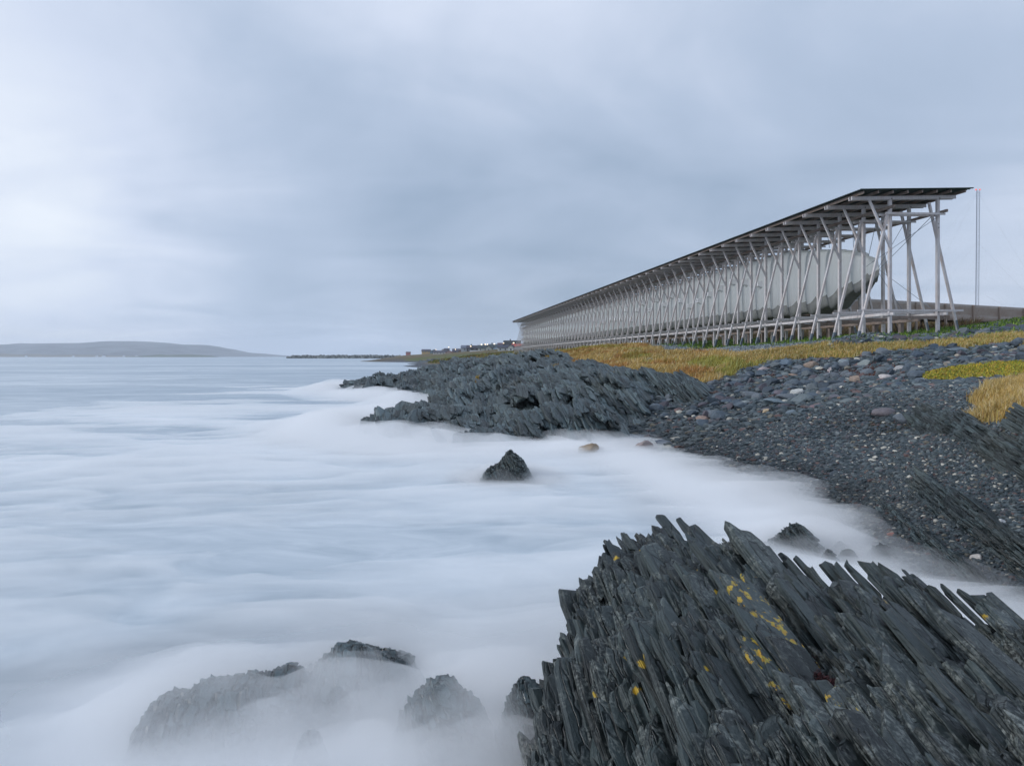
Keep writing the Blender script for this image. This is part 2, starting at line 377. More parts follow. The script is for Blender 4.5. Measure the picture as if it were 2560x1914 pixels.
def gz(x, y): return float(ground_z(np.array([x]), np.array([y]))[0])

ROCKY = {}
def veg(x, y):
    """grass / green / brown cover of the ground"""
    r = np.hypot(x, y)
    with np.errstate(divide='ignore'):
        yy = np.maximum(y, 1.0)
    px = CX + F * x / yy
    n = fbm(x / 2.2, y / 2.2, 4, 21) * 2.2
    hallu = 20.43 - .145 * (y - 34.6)
    # knoll
    kn = sdist(x, y, KNOLL)
    g = sstep(.9, -.9, kn + n * 1.4)
    s2 = sdist(x, y, STRIP)
    g = np.maximum(g, sstep(.5, -.9, s2 + n * 2.4 + .15))
    g = np.maximum(g, sstep(.35, -.35, sdist(x, y, TUFT) + n * 1.1))
    far = sstep(95, 125, y) * sstep(.4, 1.2, terr(x, y) + n * .3) * sstep(2.0, 6, x + 14 + (y - 110) * .2)
    g = np.maximum(g, far * .6)
    green = sstep(-3.6, -2.2, x - hallu + n * .8) * sstep(26, 32, y) * sstep(48, 40, x) * (y < 160)
    green = green * sstep(-.9, .1, n + .5)
    green = np.maximum(green, .9 * sstep(.3, -.2, sdist(x, y, CARP)))
    green = np.maximum(green, far * sstep(-.3, .5, fbm(x / 9, y / 25, 3, 5) * 3))
    brown = sstep(11, 14, x - hallu + n * 1.5) * (y > 44) * (y < 400) * .85
    brown = np.maximum(brown, sstep(330, 420, r) * .8)
    return g, green, brown
KNOLL = [Q(1350, 70, 0), Q(1300, 95, 0), Q(1450, 100, 0), Q(1580, 66, 0), Q(1630, 55, 0), Q(1700, 46, 0), Q(1850, 39, 0), Q(1930, 35.5, 0), Q(1840, 33, 0), Q(1780, 31, 0), Q(1700, 30.5, 0), Q(1600, 32.5, 0), Q(1520, 38, 0), Q(1424, 46, 0)]
STRIP = [Q(1900, 36, 0), Q(2000, 36.5, 0), Q(2130, 32.8, 0), Q(2300, 31.5, 0), Q(2600, 31.0, 0), Q(2900, 28, 0), Q(2700, 26, 0), Q(2480, 28.5, 0), Q(2250, 29.8, 0), Q(2050, 31.5, 0)]
def _rg(px, py):
    ys = np.linspace(4, 120, 2400); x = (px - CX) / F * ys; z = CAMZ - (py - HY) / F * ys; k = np.argmax(ground_z(x, ys) >= z); return (x[k], ys[k], 0)
TUFT = [_rg(2385, 1015), _rg(2430, 985), _rg(2480, 962), _rg(2560, 950), _rg(2700, 950), _rg(2700, 1060), _rg(2560, 1045), _rg(2480, 1040)]
CARP = [_rg(*p) for p in ((2318, 938), (2400, 921), (2480, 912), (2620, 908), (2640, 938), (2540, 938), (2470, 944), (2400, 950), (2350, 950))]

def build_ground():
    nr, na = 620, 420
    r = np.concatenate([np.linspace(1.2, 45, 360), np.geomspace(45.3, 2600, nr - 360)])
    a = np.radians(np.linspace(-78, 82, na))
    R, A = np.meshgrid(r, a, indexing='ij')
    X = R * np.sin(A); Y = R * np.cos(A); Z = ground_z(X, Y)
    # flatten far away on the open-sea side
    Z = np.where((R > 350) & (X < -120 - (Y - 500) * .05), -2.0, Z)
    g, gr, br = veg(X, Y)
    V = np.c_[X.ravel(), Y.ravel(), Z.ravel()]
    o = mesh_np('ground', V, [grid_faces(nr, na)[:, ::-1]], M['ground'], smooth=True, attrs={'grass': g.ravel(), 'green': gr.ravel(), 'brown': br.ravel()})
    tag(o, kind='structure')
build_ground()

# ------------------------------------------------------------------ slate outcrops built from bedding plates
def plates(C, L, Wd, T, Wv, Nv, Dv, tint, crust, lichen, K=8):
    """C centres (n,3); returns vertices, faces, attributes: each plate an irregular thin slab with broken ends"""
    n = len(C); R = rng.random
    ang = np.linspace(0, 2 * math.pi, K, endpoint=False) + math.pi / K
    # rounded-rectangle outline, one ragged end
    ca = np.cos(ang); sa = np.sin(ang)
    ox = np.sign(ca) * np.abs(ca) ** .35; oy = np.sign(sa) * np.abs(sa) ** .45
    ox = ox[None] * (1 + (R((n, K)) - .5) * .45); oy = oy[None] * (1 + (R((n, K)) - .5) * .35)
    oy = oy + ox * (R((n, 1)) - .5) * .5                       # skewed ends
    ox = ox + (R((n, 1)) - .5) * oy * .9 * (Wd / L)[:, None]
    oy = oy * np.where(ox > 0, 1 - .32 * R((n, 1)), 1)
    a = (ox * L[:, None] / 2)[..., None] * Dv[:, None]; b = (oy * Wd[:, None] / 2)[..., None] * Wv[:, None]
    tN = T[:, None, None] * Nv[:, None]
    jit = (R((n, K, 3)) - .5) * (T[:, None, None] * .6)
    bot = C[:, None] + a * .96 + b * .96 - tN * .5
    mid = C[:, None] + a + b + tN * .18 + jit
    top = C[:, None] + a * .93 + b * .88 + tN * .5 + jit * .5
    V = np.concatenate([bot, mid, top], 1).reshape(-1, 3)
    base = (np.arange(n) * 3 * K)[:, None]
    k = np.arange(K); k2 = (k + 1) % K
    q1 = np.stack([k, k2, k2 + K, k + K], 1); q2 = np.stack([k + K, k2 + K, k2 + 2 * K, k + 2 * K], 1)
    quads = (base[:, :, None] + np.concatenate([q1, q2])[None].reshape(1, -1, 4)).reshape(-1, 4)
    tops = base + np.arange(2 * K, 3 * K)[None]; bots = base + np.arange(K)[None][:, ::-1]
    rep = lambda v: np.repeat(v, 3 * K)
    return V, [quads, np.concatenate([tops, bots])], {'tint': rep(tint), 'crust': rep(crust), 'lichen': rep(lichen)}

def outcrop(name, H, sd, bbox, n, L=(.2, .7), Wd=(.05, .25), T=(.008, .04), mat=None, phi=24, block=(1.2, .35, .25), amp=.18, fall=1.3, margin=.8,
            poke=.35, zmin=-.8, core_step=.06, core_drop=.10, seed=1, extra=None, crust=.6, jitter=5, lichens=(), dens=None, gully=0.0, big=.06, reach=1.6, xp=1.3):
    """H(x,y) crest surface, sd(x,y) signed distance to its rim; beyond the rim it falls steeply"""
    global rng
    rng = np.random.default_rng(seed); R = rng.random
    Wv0, Nv0 = frame(phi)
    def surf(x, y):
        s = sd(x, y); s = s + fbm(x * 1.9 / block[0], y * 1.9 / block[0], 3, seed + 5) * .5 * margin
        o = np.maximum(s, 0)
        h = H(x, y) - fall * o - .5 * o * o / max(margin, .1)
        # rocks step from bed to bed
        p = np.stack([x, y, h], -1); u = p @ D; w = p @ Wv0; m = p @ Nv0
        warp = fbm(x / block[0], y / block[0], 3, seed) * 1.6
        lay = np.floor(m / block[2] + warp); 
        st = hash2(np.floor(u / block[0] + hash2(lay, lay * 0, seed + 1) * 7 + warp), lay, seed + 2) - .5
        st2 = hash2(np.floor(u / (block[0] * .4) + lay * .37), np.floor(m / (block[2] * .3) + warp * 2), seed + 3) - .5
        st3 = hash2(np.floor(w / block[1] + lay * .5), lay, seed + 4) - .5
        h = h + amp * (st + .45 * st2 + .6 * st3) + amp * 1.2 * fbm(x / block[0] * .8, y / block[0] * .8, 3, seed + 8)
        if gully:
            g = np.abs(fbm(m / (block[2] * 2.2), u / (block[0] * 2.4), 3, seed + 15)); h = h - gully * sstep(.05, .0, g) * (vnoise(u / block[0], m / block[0], seed + 16) > .35)
        return h, s
    x0, x1, y0, y1 = bbox
    # plates
    m_ = n * 3
    x = x0 + R(m_) * (x1 - x0); y = y0 + R(m_) * (y1 - y0)
    h, s = surf(x, y)
    keep = (s < margin * reach) & (h > zmin)
    if dens is not None: keep &= R(m_) < dens(x, y)
    x, y, h = x[keep][:n], y[keep][:n], h[keep][:n]; nn = len(x)
    C = np.stack([x, y, h], -1)
    ll = L[0] + (L[1] - L[0]) * R(nn) ** xp; ww = Wd[0] + (Wd[1] - Wd[0]) * R(nn) ** xp; tt = T[0] + (T[1] - T[0]) * R(nn) ** 1.8
    bg_ = R(nn) < big; ll = np.where(bg_, ll * .4 + L[1] * .9, ll); ww = np.where(bg_, Wd[1] * (.8 + .8 * R(nn)), ww); tt = np.where(bg_, T[1] * (.7 + .8 * R(nn)), tt)
    # neighbouring plates share their lean
    bj = np.radians(jitter) * (fbm(x / block[0] * 1.3, y / block[0] * 1.3, 2, seed + 11) * 3 + (R(nn) - .5) * .8)
    bk = np.radians(jitter) * (fbm(x / block[0] * 1.3 + 50, y / block[0] * 1.3, 2, seed + 12) * 3 + (R(nn) - .5) * .6)
    Dv = D[None] + np.sin(bk)[:, None] * Wv0[None] + ((R(nn) - .5) * .06)[:, None] * Nv0[None]; Dv /= np.linalg.norm(Dv, axis=1)[:, None]
    Nv = Nv0[None] * np.cos(bj)[:, None] + Wv0[None] * np.sin(bj)[:, None]; Nv -= (Nv * Dv).sum(1)[:, None] * Dv; Nv /= np.linalg.norm(Nv, axis=1)[:, None]
    Wv = np.cross(Dv, Nv)
    C = C - Dv * (ll * (.5 - poke * R(nn)))[:, None] - Nv * (tt * .5)[:, None] + Wv * (ww * (R(nn) - .2) * .4)[:, None]
    tint = np.clip(.42 + fbm(x * 3, y * 3, 2, seed + 20) * .8 + (R(nn) - .5) * .95, 0, 1)
    cr = sstep(.30, .52, fbm(x / 1.1, y / 1.1, 3, seed + 30) + .5 + (R(nn) - .5) * .4) * crust
    li = np.zeros(nn)
    for (lx, ly, lr) in lichens: li = np.maximum(li, (np.hypot(x - lx, y - ly) < lr).astype(float))
    parts = [plates(C, ll, ww, tt, Wv, Nv, Dv, tint, cr, li)]
    if extra is not None: parts += extra(Wv0, Nv0)
    # core under the plates
    nx = int((x1 - x0) / core_step); ny = int((y1 - y0) / core_step)
    gx, gy = np.meshgrid(np.linspace(x0, x1, nx), np.linspace(y0, y1, ny), indexing='ij')
    gh, gs = surf(gx, gy); gh = np.maximum(gh - core_drop - .5 * sstep(-.3, .8, gs) * (mat is M['slate_far']), zmin - .3)
    parts.append((np.c_[gx.ravel(), gy.ravel(), gh.ravel()], [grid_faces(nx, ny)],
                  {'tint': np.full(gx.size, .05), 'crust': np.zeros(gx.size), 'lichen': np.zeros(gx.size)}))
    V = []; Fq = {}; A = {'tint': [], 'crust': [], 'lichen': []}; off = 0
    for v, fs, at in parts:
        for f in fs: Fq.setdefault(f.shape[1], []).append(f + off)
        V.append(v); off += len(v)
        for k in A: A[k].append(at[k])
    return mesh_np(name, np.concatenate(V), [np.concatenate(f) for f in Fq.values()], mat or M['slate'], attrs={k: np.concatenate(v) for k, v in A.items()})

# --- foreground outcrop
FG_RIM = [G(1365, 1990, .62), G(1375, 1914, .70), G(1390, 1760, .78), G(1405, 1660, .82), G(1440, 1590, .9), G(1500, 1510, 1.0), G(1530, 1425, 1.05), G(1570, 1370, 1.12), G(1610, 1350, 1.2),
          G(1655, 1320, 1.28), G(1720, 1352, 1.28), G(1800, 1385, 1.27), G(1900, 1408, 1.27), G(2000, 1430, 1.26), G(2100, 1455, 1.26), G(2200, 1480, 1.25), G(2300, 1495, 1.27), G(2420, 1515, 1.28), G(2560, 1568, 1.3), G(2750, 1700, 1.3)]
fg_in = [G(1500, 1700, 1.0), G(1700, 1600, 1.2), G(1900, 1600, 1.3), G(1900, 1850, 1.32), G(2200, 1750, 1.35), G(2500, 1850, 1.45), (1.4, 1.2, 1.3), (3.2, 1.6, 1.4), (.5, 1.2, .9), (2.6, 3.6, 1.32), G(1650, 1420, 1.2), G(1600, 1500, 1.12)]
fgH = RBF(FG_RIM + fg_in)
FG_POLY = FG_RIM + [(4.5, 1.0, 0), (.32, 1.0, 0)]
print('FG', [tuple(round(c, 2) for c in p) for p in FG_RIM])
def fg_extra(Wv, Nv):
    out = []
    # named tips along the crest and the broad lichen-covered slab
    rs = np.random.default_rng(44)
    tips = [(1655, 1292, .30, .13), (1700, 1300, .26, .10), (1735, 1318, .40, .17), (1830, 1352, .55, .16), (1912, 1372, .34, .07), (1965, 1402, .3, .08), (1992, 1396, .3, .07),
            (2062, 1410, .34, .12), (2092, 1420, .3, .10), (2118, 1412, .3, .06), (2172, 1415, .4, .15), (2222, 1428, .42, .09), (2272, 1442, .4, .11), (2325, 1472, .25, .04), (2362, 1474, .3, .04),
            (2390, 1500, .25, .035), (2408, 1486, .3, .05), (2440, 1490, .4, .12), (2475, 1496, .4, .1), (1560, 1335, .2, .08), (2140, 1440, .3, .06), (2020, 1420, .25, .05), (1870, 1388, .25, .05)]
    C = []; L = []; Wd = []
    for px, py, l, w in tips:
        z = 1.38; p = np.array(G(px, py, z)); C.append(p - D * l * .5 + Wv * 0); L.append(l * 1.15); Wd.append(w)
    n = len(C); C = np.array(C); L = np.array(L); Wd = np.array(Wd); T = .02 + .03 * rs.random(n)
    Dv = D[None] + (rs.random((n, 1)) - .5) * .08 * Wv[None]; Dv /= np.linalg.norm(Dv, axis=1)[:, None]
    # tips stand with their face to the sea
    W2, N2 = frame(-8); Nv2 = np.repeat(N2[None], n, 0); Wv2 = np.cross(Dv, Nv2)
    out.append(plates(C, L, Wd, T, Wv2, Nv2, Dv, .35 + .3 * rs.random(n), .5 * rs.random(n), np.zeros(n), K=10))
    W3, N3 = frame(12)
    c = np.array([G(1925, 1560, 1.46), G(1760, 1560, 1.30), G(1650, 1640, 1.2), G(2020, 1540, 1.40), G(2280, 1600, 1.42), G(2400, 1760, 1.46), G(1830, 1500, 1.34)]); n = len(c)
    out.append(plates(c, np.array([.78, .42, .5, .55, .42, .45, .5]), np.array([.21, .12, .13, .13, .16, .15, .13]), np.array([.05, .04, .04, .04, .035, .04, .04]), np.repeat(W3[None], n, 0), np.repeat(N3[None], n, 0), np.repeat(D[None], n, 0),
                      np.array([.75, .5, .5, .6, .55, .5, .7]), np.array([.9, 1, .8, .3, .1, .2, .9]), np.array([1, 0, 0, 0, 0, 0, 0.]), K=12))
    return out
def spot(px, py, z=1.3, r=.06): p = G(px, py, z); return (p[0], p[1], r)
fg = outcrop('rock_outcrop', fgH, lambda x, y: sdist(x, y, FG_POLY), (-.6, 5.6, 1.0, 8.2), 10500, (.14, .72), (.05, .23), (.008, .05), M['slate'], phi=18,
             block=(.7, .26, .17), amp=.27, fall=2.2, margin=.3, gully=.3, big=.10, zmin=-.5, core_step=.03, core_drop=.12, seed=3, extra=fg_extra, crust=1.0, poke=.25, jitter=7,
             lichens=[spot(1872, 1445, 1.38, .07), spot(1895, 1490, 1.38, .07), spot(1915, 1540, 1.38, .08), spot(1940, 1590, 1.38, .07), spot(1965, 1640, 1.36, .07), spot(1975, 1680, 1.36, .06), spot(2110, 1830, 1.4), spot(2000, 1790, 1.4), spot(2480, 1750, 1.4), spot(2330, 1840, 1.45), spot(2240, 1680, 1.4), spot(1880, 1680, 1.35), spot(2345, 1880, 1.45)])
tag(fg, 'dark foreground slate outcrop with upturned jagged slabs and yellow lichen', 'rock')

# --- middle headland
HL = [G(1568, 1097, 0.05), G(1458, 1107, .05), G(1350, 1112, .05), G(1252, 1114, .05), G(1120, 1108, .05), G(1000, 1100, .05), G(926, 1092, .05)]
hl_ctrl = HL + [G(915, 1082, .15), G(960, 1052, .38), G(1010, 1040, .5), G(1060, 1030, .6), G(1085, 1030, .25), G(1100, 1000, .35), G(977, 997, .0), G(861, 978, 0), G(902, 960, .4), G(945, 948, .75), G(995, 940, 1.0), G(1060, 928, 1.3),
    G(1100, 990, .9), G(1139, 913, 2.1), G(1208, 903, 2.45), G(1252, 900, 2.7), (3.2, 70, 2.8), Q(1424, 49, 2.45), Q(1513, 40, 2.15), Q(1600, 32, 1.8),
    G(1330, 1060, .65), G(1330, 1000, 1.15), G(1330, 950, 1.75), G(1450, 1040, .85), G(1450, 980, 1.45), G(1200, 1060, .5), G(1180, 1000, 1.0), G(1150, 950, 1.45), G(1540, 1060, .6), G(1560, 1000, 1.15), G(1620, 980, 1.4),
    G(1250, 930, 2.15), G(1400, 935, 2.15)]
hlH = RBF(hl_ctrl)
HL_POLY = [G(1568, 1092, 0), G(1458, 1103, 0), G(1252, 1110, 0), G(1100, 1106, 0), G(926, 1086, 0), G(915, 1078, 0), G(1000, 1040, .3), G(1080, 1022, .2), G(1090, 1008, 0), G(977, 994, 0), G(861, 976, 0), G(902, 958, .4), G(995, 939, 1.0), G(1139, 911, 2.1), (-4, 84, 0), (3, 84, 0), Q(1400, 60, 0), Q(1424, 48, 0), Q(1513, 39, 0), Q(1600, 32.5, 0), Q(1590, 28, 0), G(1600, 1040, .6)]
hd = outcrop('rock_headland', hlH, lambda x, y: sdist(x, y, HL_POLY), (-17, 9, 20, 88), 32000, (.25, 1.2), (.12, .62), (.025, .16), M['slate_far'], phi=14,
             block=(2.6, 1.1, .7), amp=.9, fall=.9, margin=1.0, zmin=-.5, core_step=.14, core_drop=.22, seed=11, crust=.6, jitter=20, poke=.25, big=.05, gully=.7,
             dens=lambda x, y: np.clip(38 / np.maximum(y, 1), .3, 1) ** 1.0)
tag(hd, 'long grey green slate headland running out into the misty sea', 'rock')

# --- right-hand ledges
def ray_ground(px, py):
    ys = np.linspace(4, 120, 2400); x = (px - CX) / F * ys; z = CAMZ - (py - HY) / F * ys; g = ground_z(x, ys)
    k = np.argmax(g >= z); return x[k], ys[k], g[k]
def ledge(label, pts, hgt, n, seed, sizes, amp=.09, mat='slate_wet', block=(.7, .25, .2), phi=20, wid=.25):
    rim = [ray_ground(*p) for p in pts]; xs = [p[0] for p in rim]; ys = [p[1] for p in rim]
    H_ = lambda x, y: ground_z(x, y) + hgt * (sstep(0, wid, -sdist(x, y, rim)) - .25)
    o = outcrop('rock_ledge', H_, lambda x, y: sdist(x, y, rim), (min(xs) - .4, max(xs) + .4, min(ys) - .4, max(ys) + .4), n, *sizes, M[mat], phi=phi, block=block, amp=amp, fall=3, margin=.12,
                reach=1.0, poke=.2, big=.05, zmin=-.5, core_step=.05, core_drop=.07, seed=seed, crust=.4, jitter=4)
    return tag(o, label, 'rock', 'slate ledges on the right of the beach')
ledge('stepped dark slate ledge on the beach just below the golden grass tuft', [(2258, 1058), (2300, 1092), (2400, 1122), (2440, 1172), (2520, 1198), (2600, 1235), (2720, 1260), (2720, 1130), (2560, 1112), (2470, 1075), (2400, 1050), (2340, 1030), (2290, 1035)], .42, 1900, 21, ((.15, .62), (.08, .3), (.02, .09)))
ledge('low finely layered slate ledge in the pebbles in the middle of the right edge', [(2255, 1200), (2262, 1225), (2310, 1290), (2400, 1340), (2480, 1410), (2560, 1460), (2720, 1510), (2720, 1410), (2560, 1345), (2470, 1290), (2400, 1250), (2330, 1205)], .42, 2600, 22, ((.12, .6), (.05, .18), (.01, .05)))
ledge('lowest slate ledge on the right, dipping into the misty channel', [(2180, 1238), (2235, 1258), (2300, 1310), (2380, 1370), (2440, 1425), (2560, 1500), (2720, 1600), (2720, 1560), (2560, 1535), (2480, 1475), (2370, 1452), (2310, 1392), (2225, 1305)], .34, 2600, 25, ((.15, .6), (.06, .22), (.015, .06)))
ledge('dark slate ledge at the right edge of the photo behind the stepped one', [(2500, 1075), (2540, 1090), (2640, 1120), (2720, 1080), (2560, 1035), (2520, 1045)], .35, 500, 23, ((.2, .7), (.08, .3), (.02, .08)))
ledge('slanting slate ledge breaking through under the golden grass edge', [(1575, 975), (1640, 1000), (1700, 1012), (1775, 1000), (1785, 975), (1740, 958), (1680, 958), (1620, 948), (1575, 945)], .85, 1100, 24, ((.4, 1.5), (.15, .5), (.04, .12)), mat='slate_far', amp=.2, block=(1.5, .5, .4), wid=.9)

# ------------------------------------------------------------------ sea, foam mist
VEILED = [(-1.45, 5.3), (-2.5, 5.0), (-1.9, 4.9), (-.55, 4.6), (0.0, 4.4), (-1.2, 4.9), (-.3, 5.0)]
def veil(x, y): return np.minimum.reduce([np.hypot(x - a, y - b) for a, b in VEILED])
def mist_top(x, y):
    t = terr(x, y)
    n = fbm(x / 5.5 + y * .03, y / 2.6, 4, 40); n2 = fbm(x / 1.1, y / .8, 3, 41); n3 = fbm(x / 16, y / 9, 3, 42)
    wq = fbm(x / 3.0, y / 3.0, 3, 47) * 3; n4 = fbm(x / 2.0 + y * .35 + wq, y / .6 - x * .2 + wq * .8, 4, 43) * sstep(45, 14, y)
    h = .055 + n * .30 + n2 * .05 + n3 * .34 + n4 * .22
    # foam piles up against the rocks, thins out on the open water
    d = np.minimum.reduce([sdist(x, y, HL_POLY), sdist(x, y, FG_POLY)])
    h = h + .13 * sstep(6, 0, d) - .10 * sstep(30, 60, y) * sstep(3, 12, d) - .12 * sstep(60, 95, y)
    h = h - .35 * sstep(80, 100, y) - .4 * sstep(-22, -42, x)
    h = h - .13 * sstep(2.2, .3, veil(x, y)) + .16 * fbm(x / .8, y / .6, 3, 55) * sstep(2.5, .5, veil(x, y))
    h = np.where(sdist(x, y, HL_POLY) < 2.5, np.maximum(h, .13 + .04 * n2), h)
    # wash thins up the beach
    h = np.where(t > -.5, np.minimum(h, .16 + .05 * n2 + .12 * n), h)
    return h
def build_sea():
    # open water sheet; thin and clear close to the shore where foam covers it
    r = np.concatenate([np.linspace(.8, 60, 240), np.geomspace(60.5, 9500, 150)]); a = np.radians(np.linspace(-90, 90, 301))
    R, A = np.meshgrid(r, a, indexing='ij'); X = R * np.sin(A); Y = R * np.cos(A) 
    d = np.minimum(sdist(X, Y, HL_POLY) - 1.9, sdist(X, Y, FG_POLY)); t = terr(X, Y)
    near = sstep(.7, 2.6, d + fbm(X / 5, Y / 3, 3, 50) * 1.5) * sstep(-.5, -1.1, t) * sstep(.9, 3.0, veil(X, Y) + fbm(X / 1.5, Y / 1.2, 3, 52) * 1.5) * sstep(.9, 1.8, np.hypot(X + .1, Y - 15.9))
    cov = np.where(R > 130, 1, near)
    cov = np.maximum(cov, sstep(75, 100, Y))
    m, tr, b, out = new_mat('long exposure sea'); L = tr.links.new
    v = coords(tr, (.55, 1.35, 1), (0, 0, math.radians(14))); n1 = noise(tr, .10, 7, .6, v, dist=1.4); n2 = noise(tr, .6, 7, .65, v, dist=2.2)
    far = coords(tr, (.05, .28, 1)); n3 = noise(tr, .12, 4, .5, far, dist=.3)
    c = mixc(tr, ramp(tr, mth(tr, 'ADD', mth(tr, 'MULTIPLY', n1, .6), mth(tr, 'MULTIPLY', n2, .4)), .36, .66), (.36, .435, .49), (.76, .81, .85))
    c = mixc(tr, mth(tr, 'MULTIPLY', ramp(tr, n3, .4, .65), .55), c, (.20, .295, .38))
    L(c, b.inputs['Base Color']); b.inputs['Roughness'].default_value = .45; b.inputs['Specular IOR Level'].default_value = .35
    trn = nd(tr, 'ShaderNodeBsdfTransparent'); mx = nd(tr, 'ShaderNodeMixShader')
    L(attr(tr, 'cover'), mx.inputs[0]); L(trn.outputs[0], mx.inputs[1]); L(b.outputs[0], mx.inputs[2]); L(mx.outputs[0], out.inputs[0])
    o = mesh_np('sea', np.c_[X.ravel(), Y.ravel(), np.zeros(X.size)], [grid_faces(len(r), len(a))[:, ::-1]], m, smooth=True, attrs={'cover': cov.ravel()})
    tag(o, kind='structure')
    # pale sheet added below the foam to bounce light back into it
    m2, tr, b, out = new_mat('pale bounce sheet'); v = coords(tr, (.6, 1.5, 1)); n1 = noise(tr, .35, 5, .55, v, dist=1.0)
    tr.links.new(mixc(tr, ramp(tr, n1, .35, .65), (.52, .62, .71), (.88, .93, .98)), b.inputs['Base Color']); b.inputs['Roughness'].default_value = 1; b.inputs['Specular IOR Level'].default_value = 0
    X, Y = np.meshgrid(np.linspace(-60, 14, 60), np.linspace(-3, 110, 60), indexing='ij')
    o = mesh_np('bounce_sheet', np.c_[X.ravel(), Y.ravel(), np.full(X.size, -.34)], [grid_faces(60, 60)], m2); tag(o, kind='structure')
    def volume_body(name, xs, ys, top, bottom, density, label, colour=(.97, .985, 1.0, 1)):
        X, Y = np.meshgrid(xs, ys, indexing='ij'); Z = np.maximum(top(X, Y), bottom + .01); nu, nv = X.shape; n = nu * nv
        V = np.concatenate([np.c_[X.ravel(), Y.ravel(), Z.ravel()], np.c_[X.ravel(), Y.ravel(), np.full(n, bottom)]]); f = grid_faces(nu, nv); side = []
        for base0, step, cnt, flip in ((0, 1, nv, 0), ((nu - 1) * nv, 1, nv, 1), (0, nv, nu, 1), (nv - 1, nv, nu, 0)):
            k = base0 + np.arange(cnt - 1) * step; q = np.c_[k, k + step, k + step + n, k + n]; side.append(q[:, ::-1] if flip else q)
        m3 = bpy.data.materials.new('spray'); m3.use_nodes = True; tr = m3.node_tree; tr.nodes.clear(); out = tr.nodes.new('ShaderNodeOutputMaterial')
        vs = nd(tr, 'ShaderNodeVolumeScatter', inp={'Color': colour, 'Density': density}); tr.links.new(vs.outputs[0], out.inputs['Volume'])
        tag(mesh_np(name, V, [f, f[:, ::-1] + n] + side, m3, smooth=True), label, 'mist', kind='stuff')
    def top_hl(x, y):
        d = sdist(x, y, HL_POLY); n = fbm(x / 3.5, y / 4.5, 4, 70)
        h = (.42 + 1.5 * np.maximum(n + .05, -.15)) * sstep(7, 2.0, d) * sstep(-5, -1.5, d) * sstep(5.5, 2.5, x); return h - .05
    volume_body('sea_spray', np.linspace(-19, 6, 130), np.linspace(19, 75, 170), top_hl, -.3, .75, 'thin spray veil drifting over the foot of the headland')
    def top_bay(x, y):
        t = terr(x, y); n = fbm(x / 1.6, y / 1.6, 4, 73); return np.where(sdist(x, y, FG_POLY) < .15, -.5, (.22 + .55 * np.maximum(n, -.2)) * sstep(-1.1, -.5, t) * sstep(.5, .05, t)) - .02
    volume_body('sea_spray', np.linspace(1.2, 9, 130), np.linspace(5.5, 25, 200), top_bay, -.3, .7, 'thin veil of wash running up the pebbles of the bay')
    def top_is(x, y):
        e = np.minimum(np.hypot(x + .1, y - 16.2), np.hypot(x - 4.6, y - 10.2) * 1.1); n = fbm(x / .9, y / .9, 3, 75); return (.26 + .5 * n) * sstep(2.0, .5, e) - .03
    volume_body('sea_spray', np.linspace(-2.4, 6.8, 110), np.linspace(8, 18.6, 120), top_is, -.3, 1.1, 'thin spray veil around the lone islet rock and the channel rocks')
    def top_nr(x, y):
        n = fbm(x / .9, y / .7, 4, 71); return (.27 + .9 * np.maximum(n + .10, 0)) * sstep(2.1, .1, veil(x, y) + n * 2.5) - .03
    volume_body('sea_spray', np.linspace(-5, .9, 90), np.linspace(2.2, 8, 90), top_nr, -.3, 1.5, 'thin spray veil over the drowned rocks at the lower left')
    # foam mist: closed body with an uneven top
    xs = np.concatenate([np.linspace(-46, -12, 120), np.linspace(-11.9, 13, 280)])
    ys = np.concatenate([np.linspace(-2, 30, 420), np.linspace(30.2, 104, 180)])
    X, Y = np.meshgrid(xs, ys, indexing='ij'); Z = np.maximum(mist_top(X, Y), -.6)
    nu, nv = X.shape; n = nu * nv
    V = np.concatenate([np.c_[X.ravel(), Y.ravel(), Z.ravel()], np.c_[X.ravel(), Y.ravel(), np.full(n, -.7)]])
    f = grid_faces(nu, nv); i = np.arange(nu - 1); j = np.arange(nv - 1)
    side = []
    for base0, step, cnt, flip in ((0, 1, nv, 0), ((nu - 1) * nv, 1, nv, 1), (0, nv, nu, 1), (nv - 1, nv, nu, 0)):
        k = base0 + np.arange(cnt - 1) * step; q = np.c_[k, k + step, k + step + n, k + n]
        side.append(q[:, ::-1] if flip else q)
    m3 = bpy.data.materials.new('foam mist'); m3.use_nodes = True; tr = m3.node_tree; tr.nodes.clear()
    out = tr.nodes.new('ShaderNodeOutputMaterial'); vs = nd(tr, 'ShaderNodeVolumeScatter', inp={'Color': (.966, .990, 1.0, 1), 'Density': 2.4, 'Anisotropy': 0.0})
    tr.links.new(vs.outputs[0], out.inputs['Volume'])
    o = mesh_np('sea_mist', V, [f, f[:, ::-1] + n] + side, m3, smooth=True)
    tag(o, 'white milky veil of foam and spray over the water around the rocks', 'mist', kind='stuff')
build_sea()

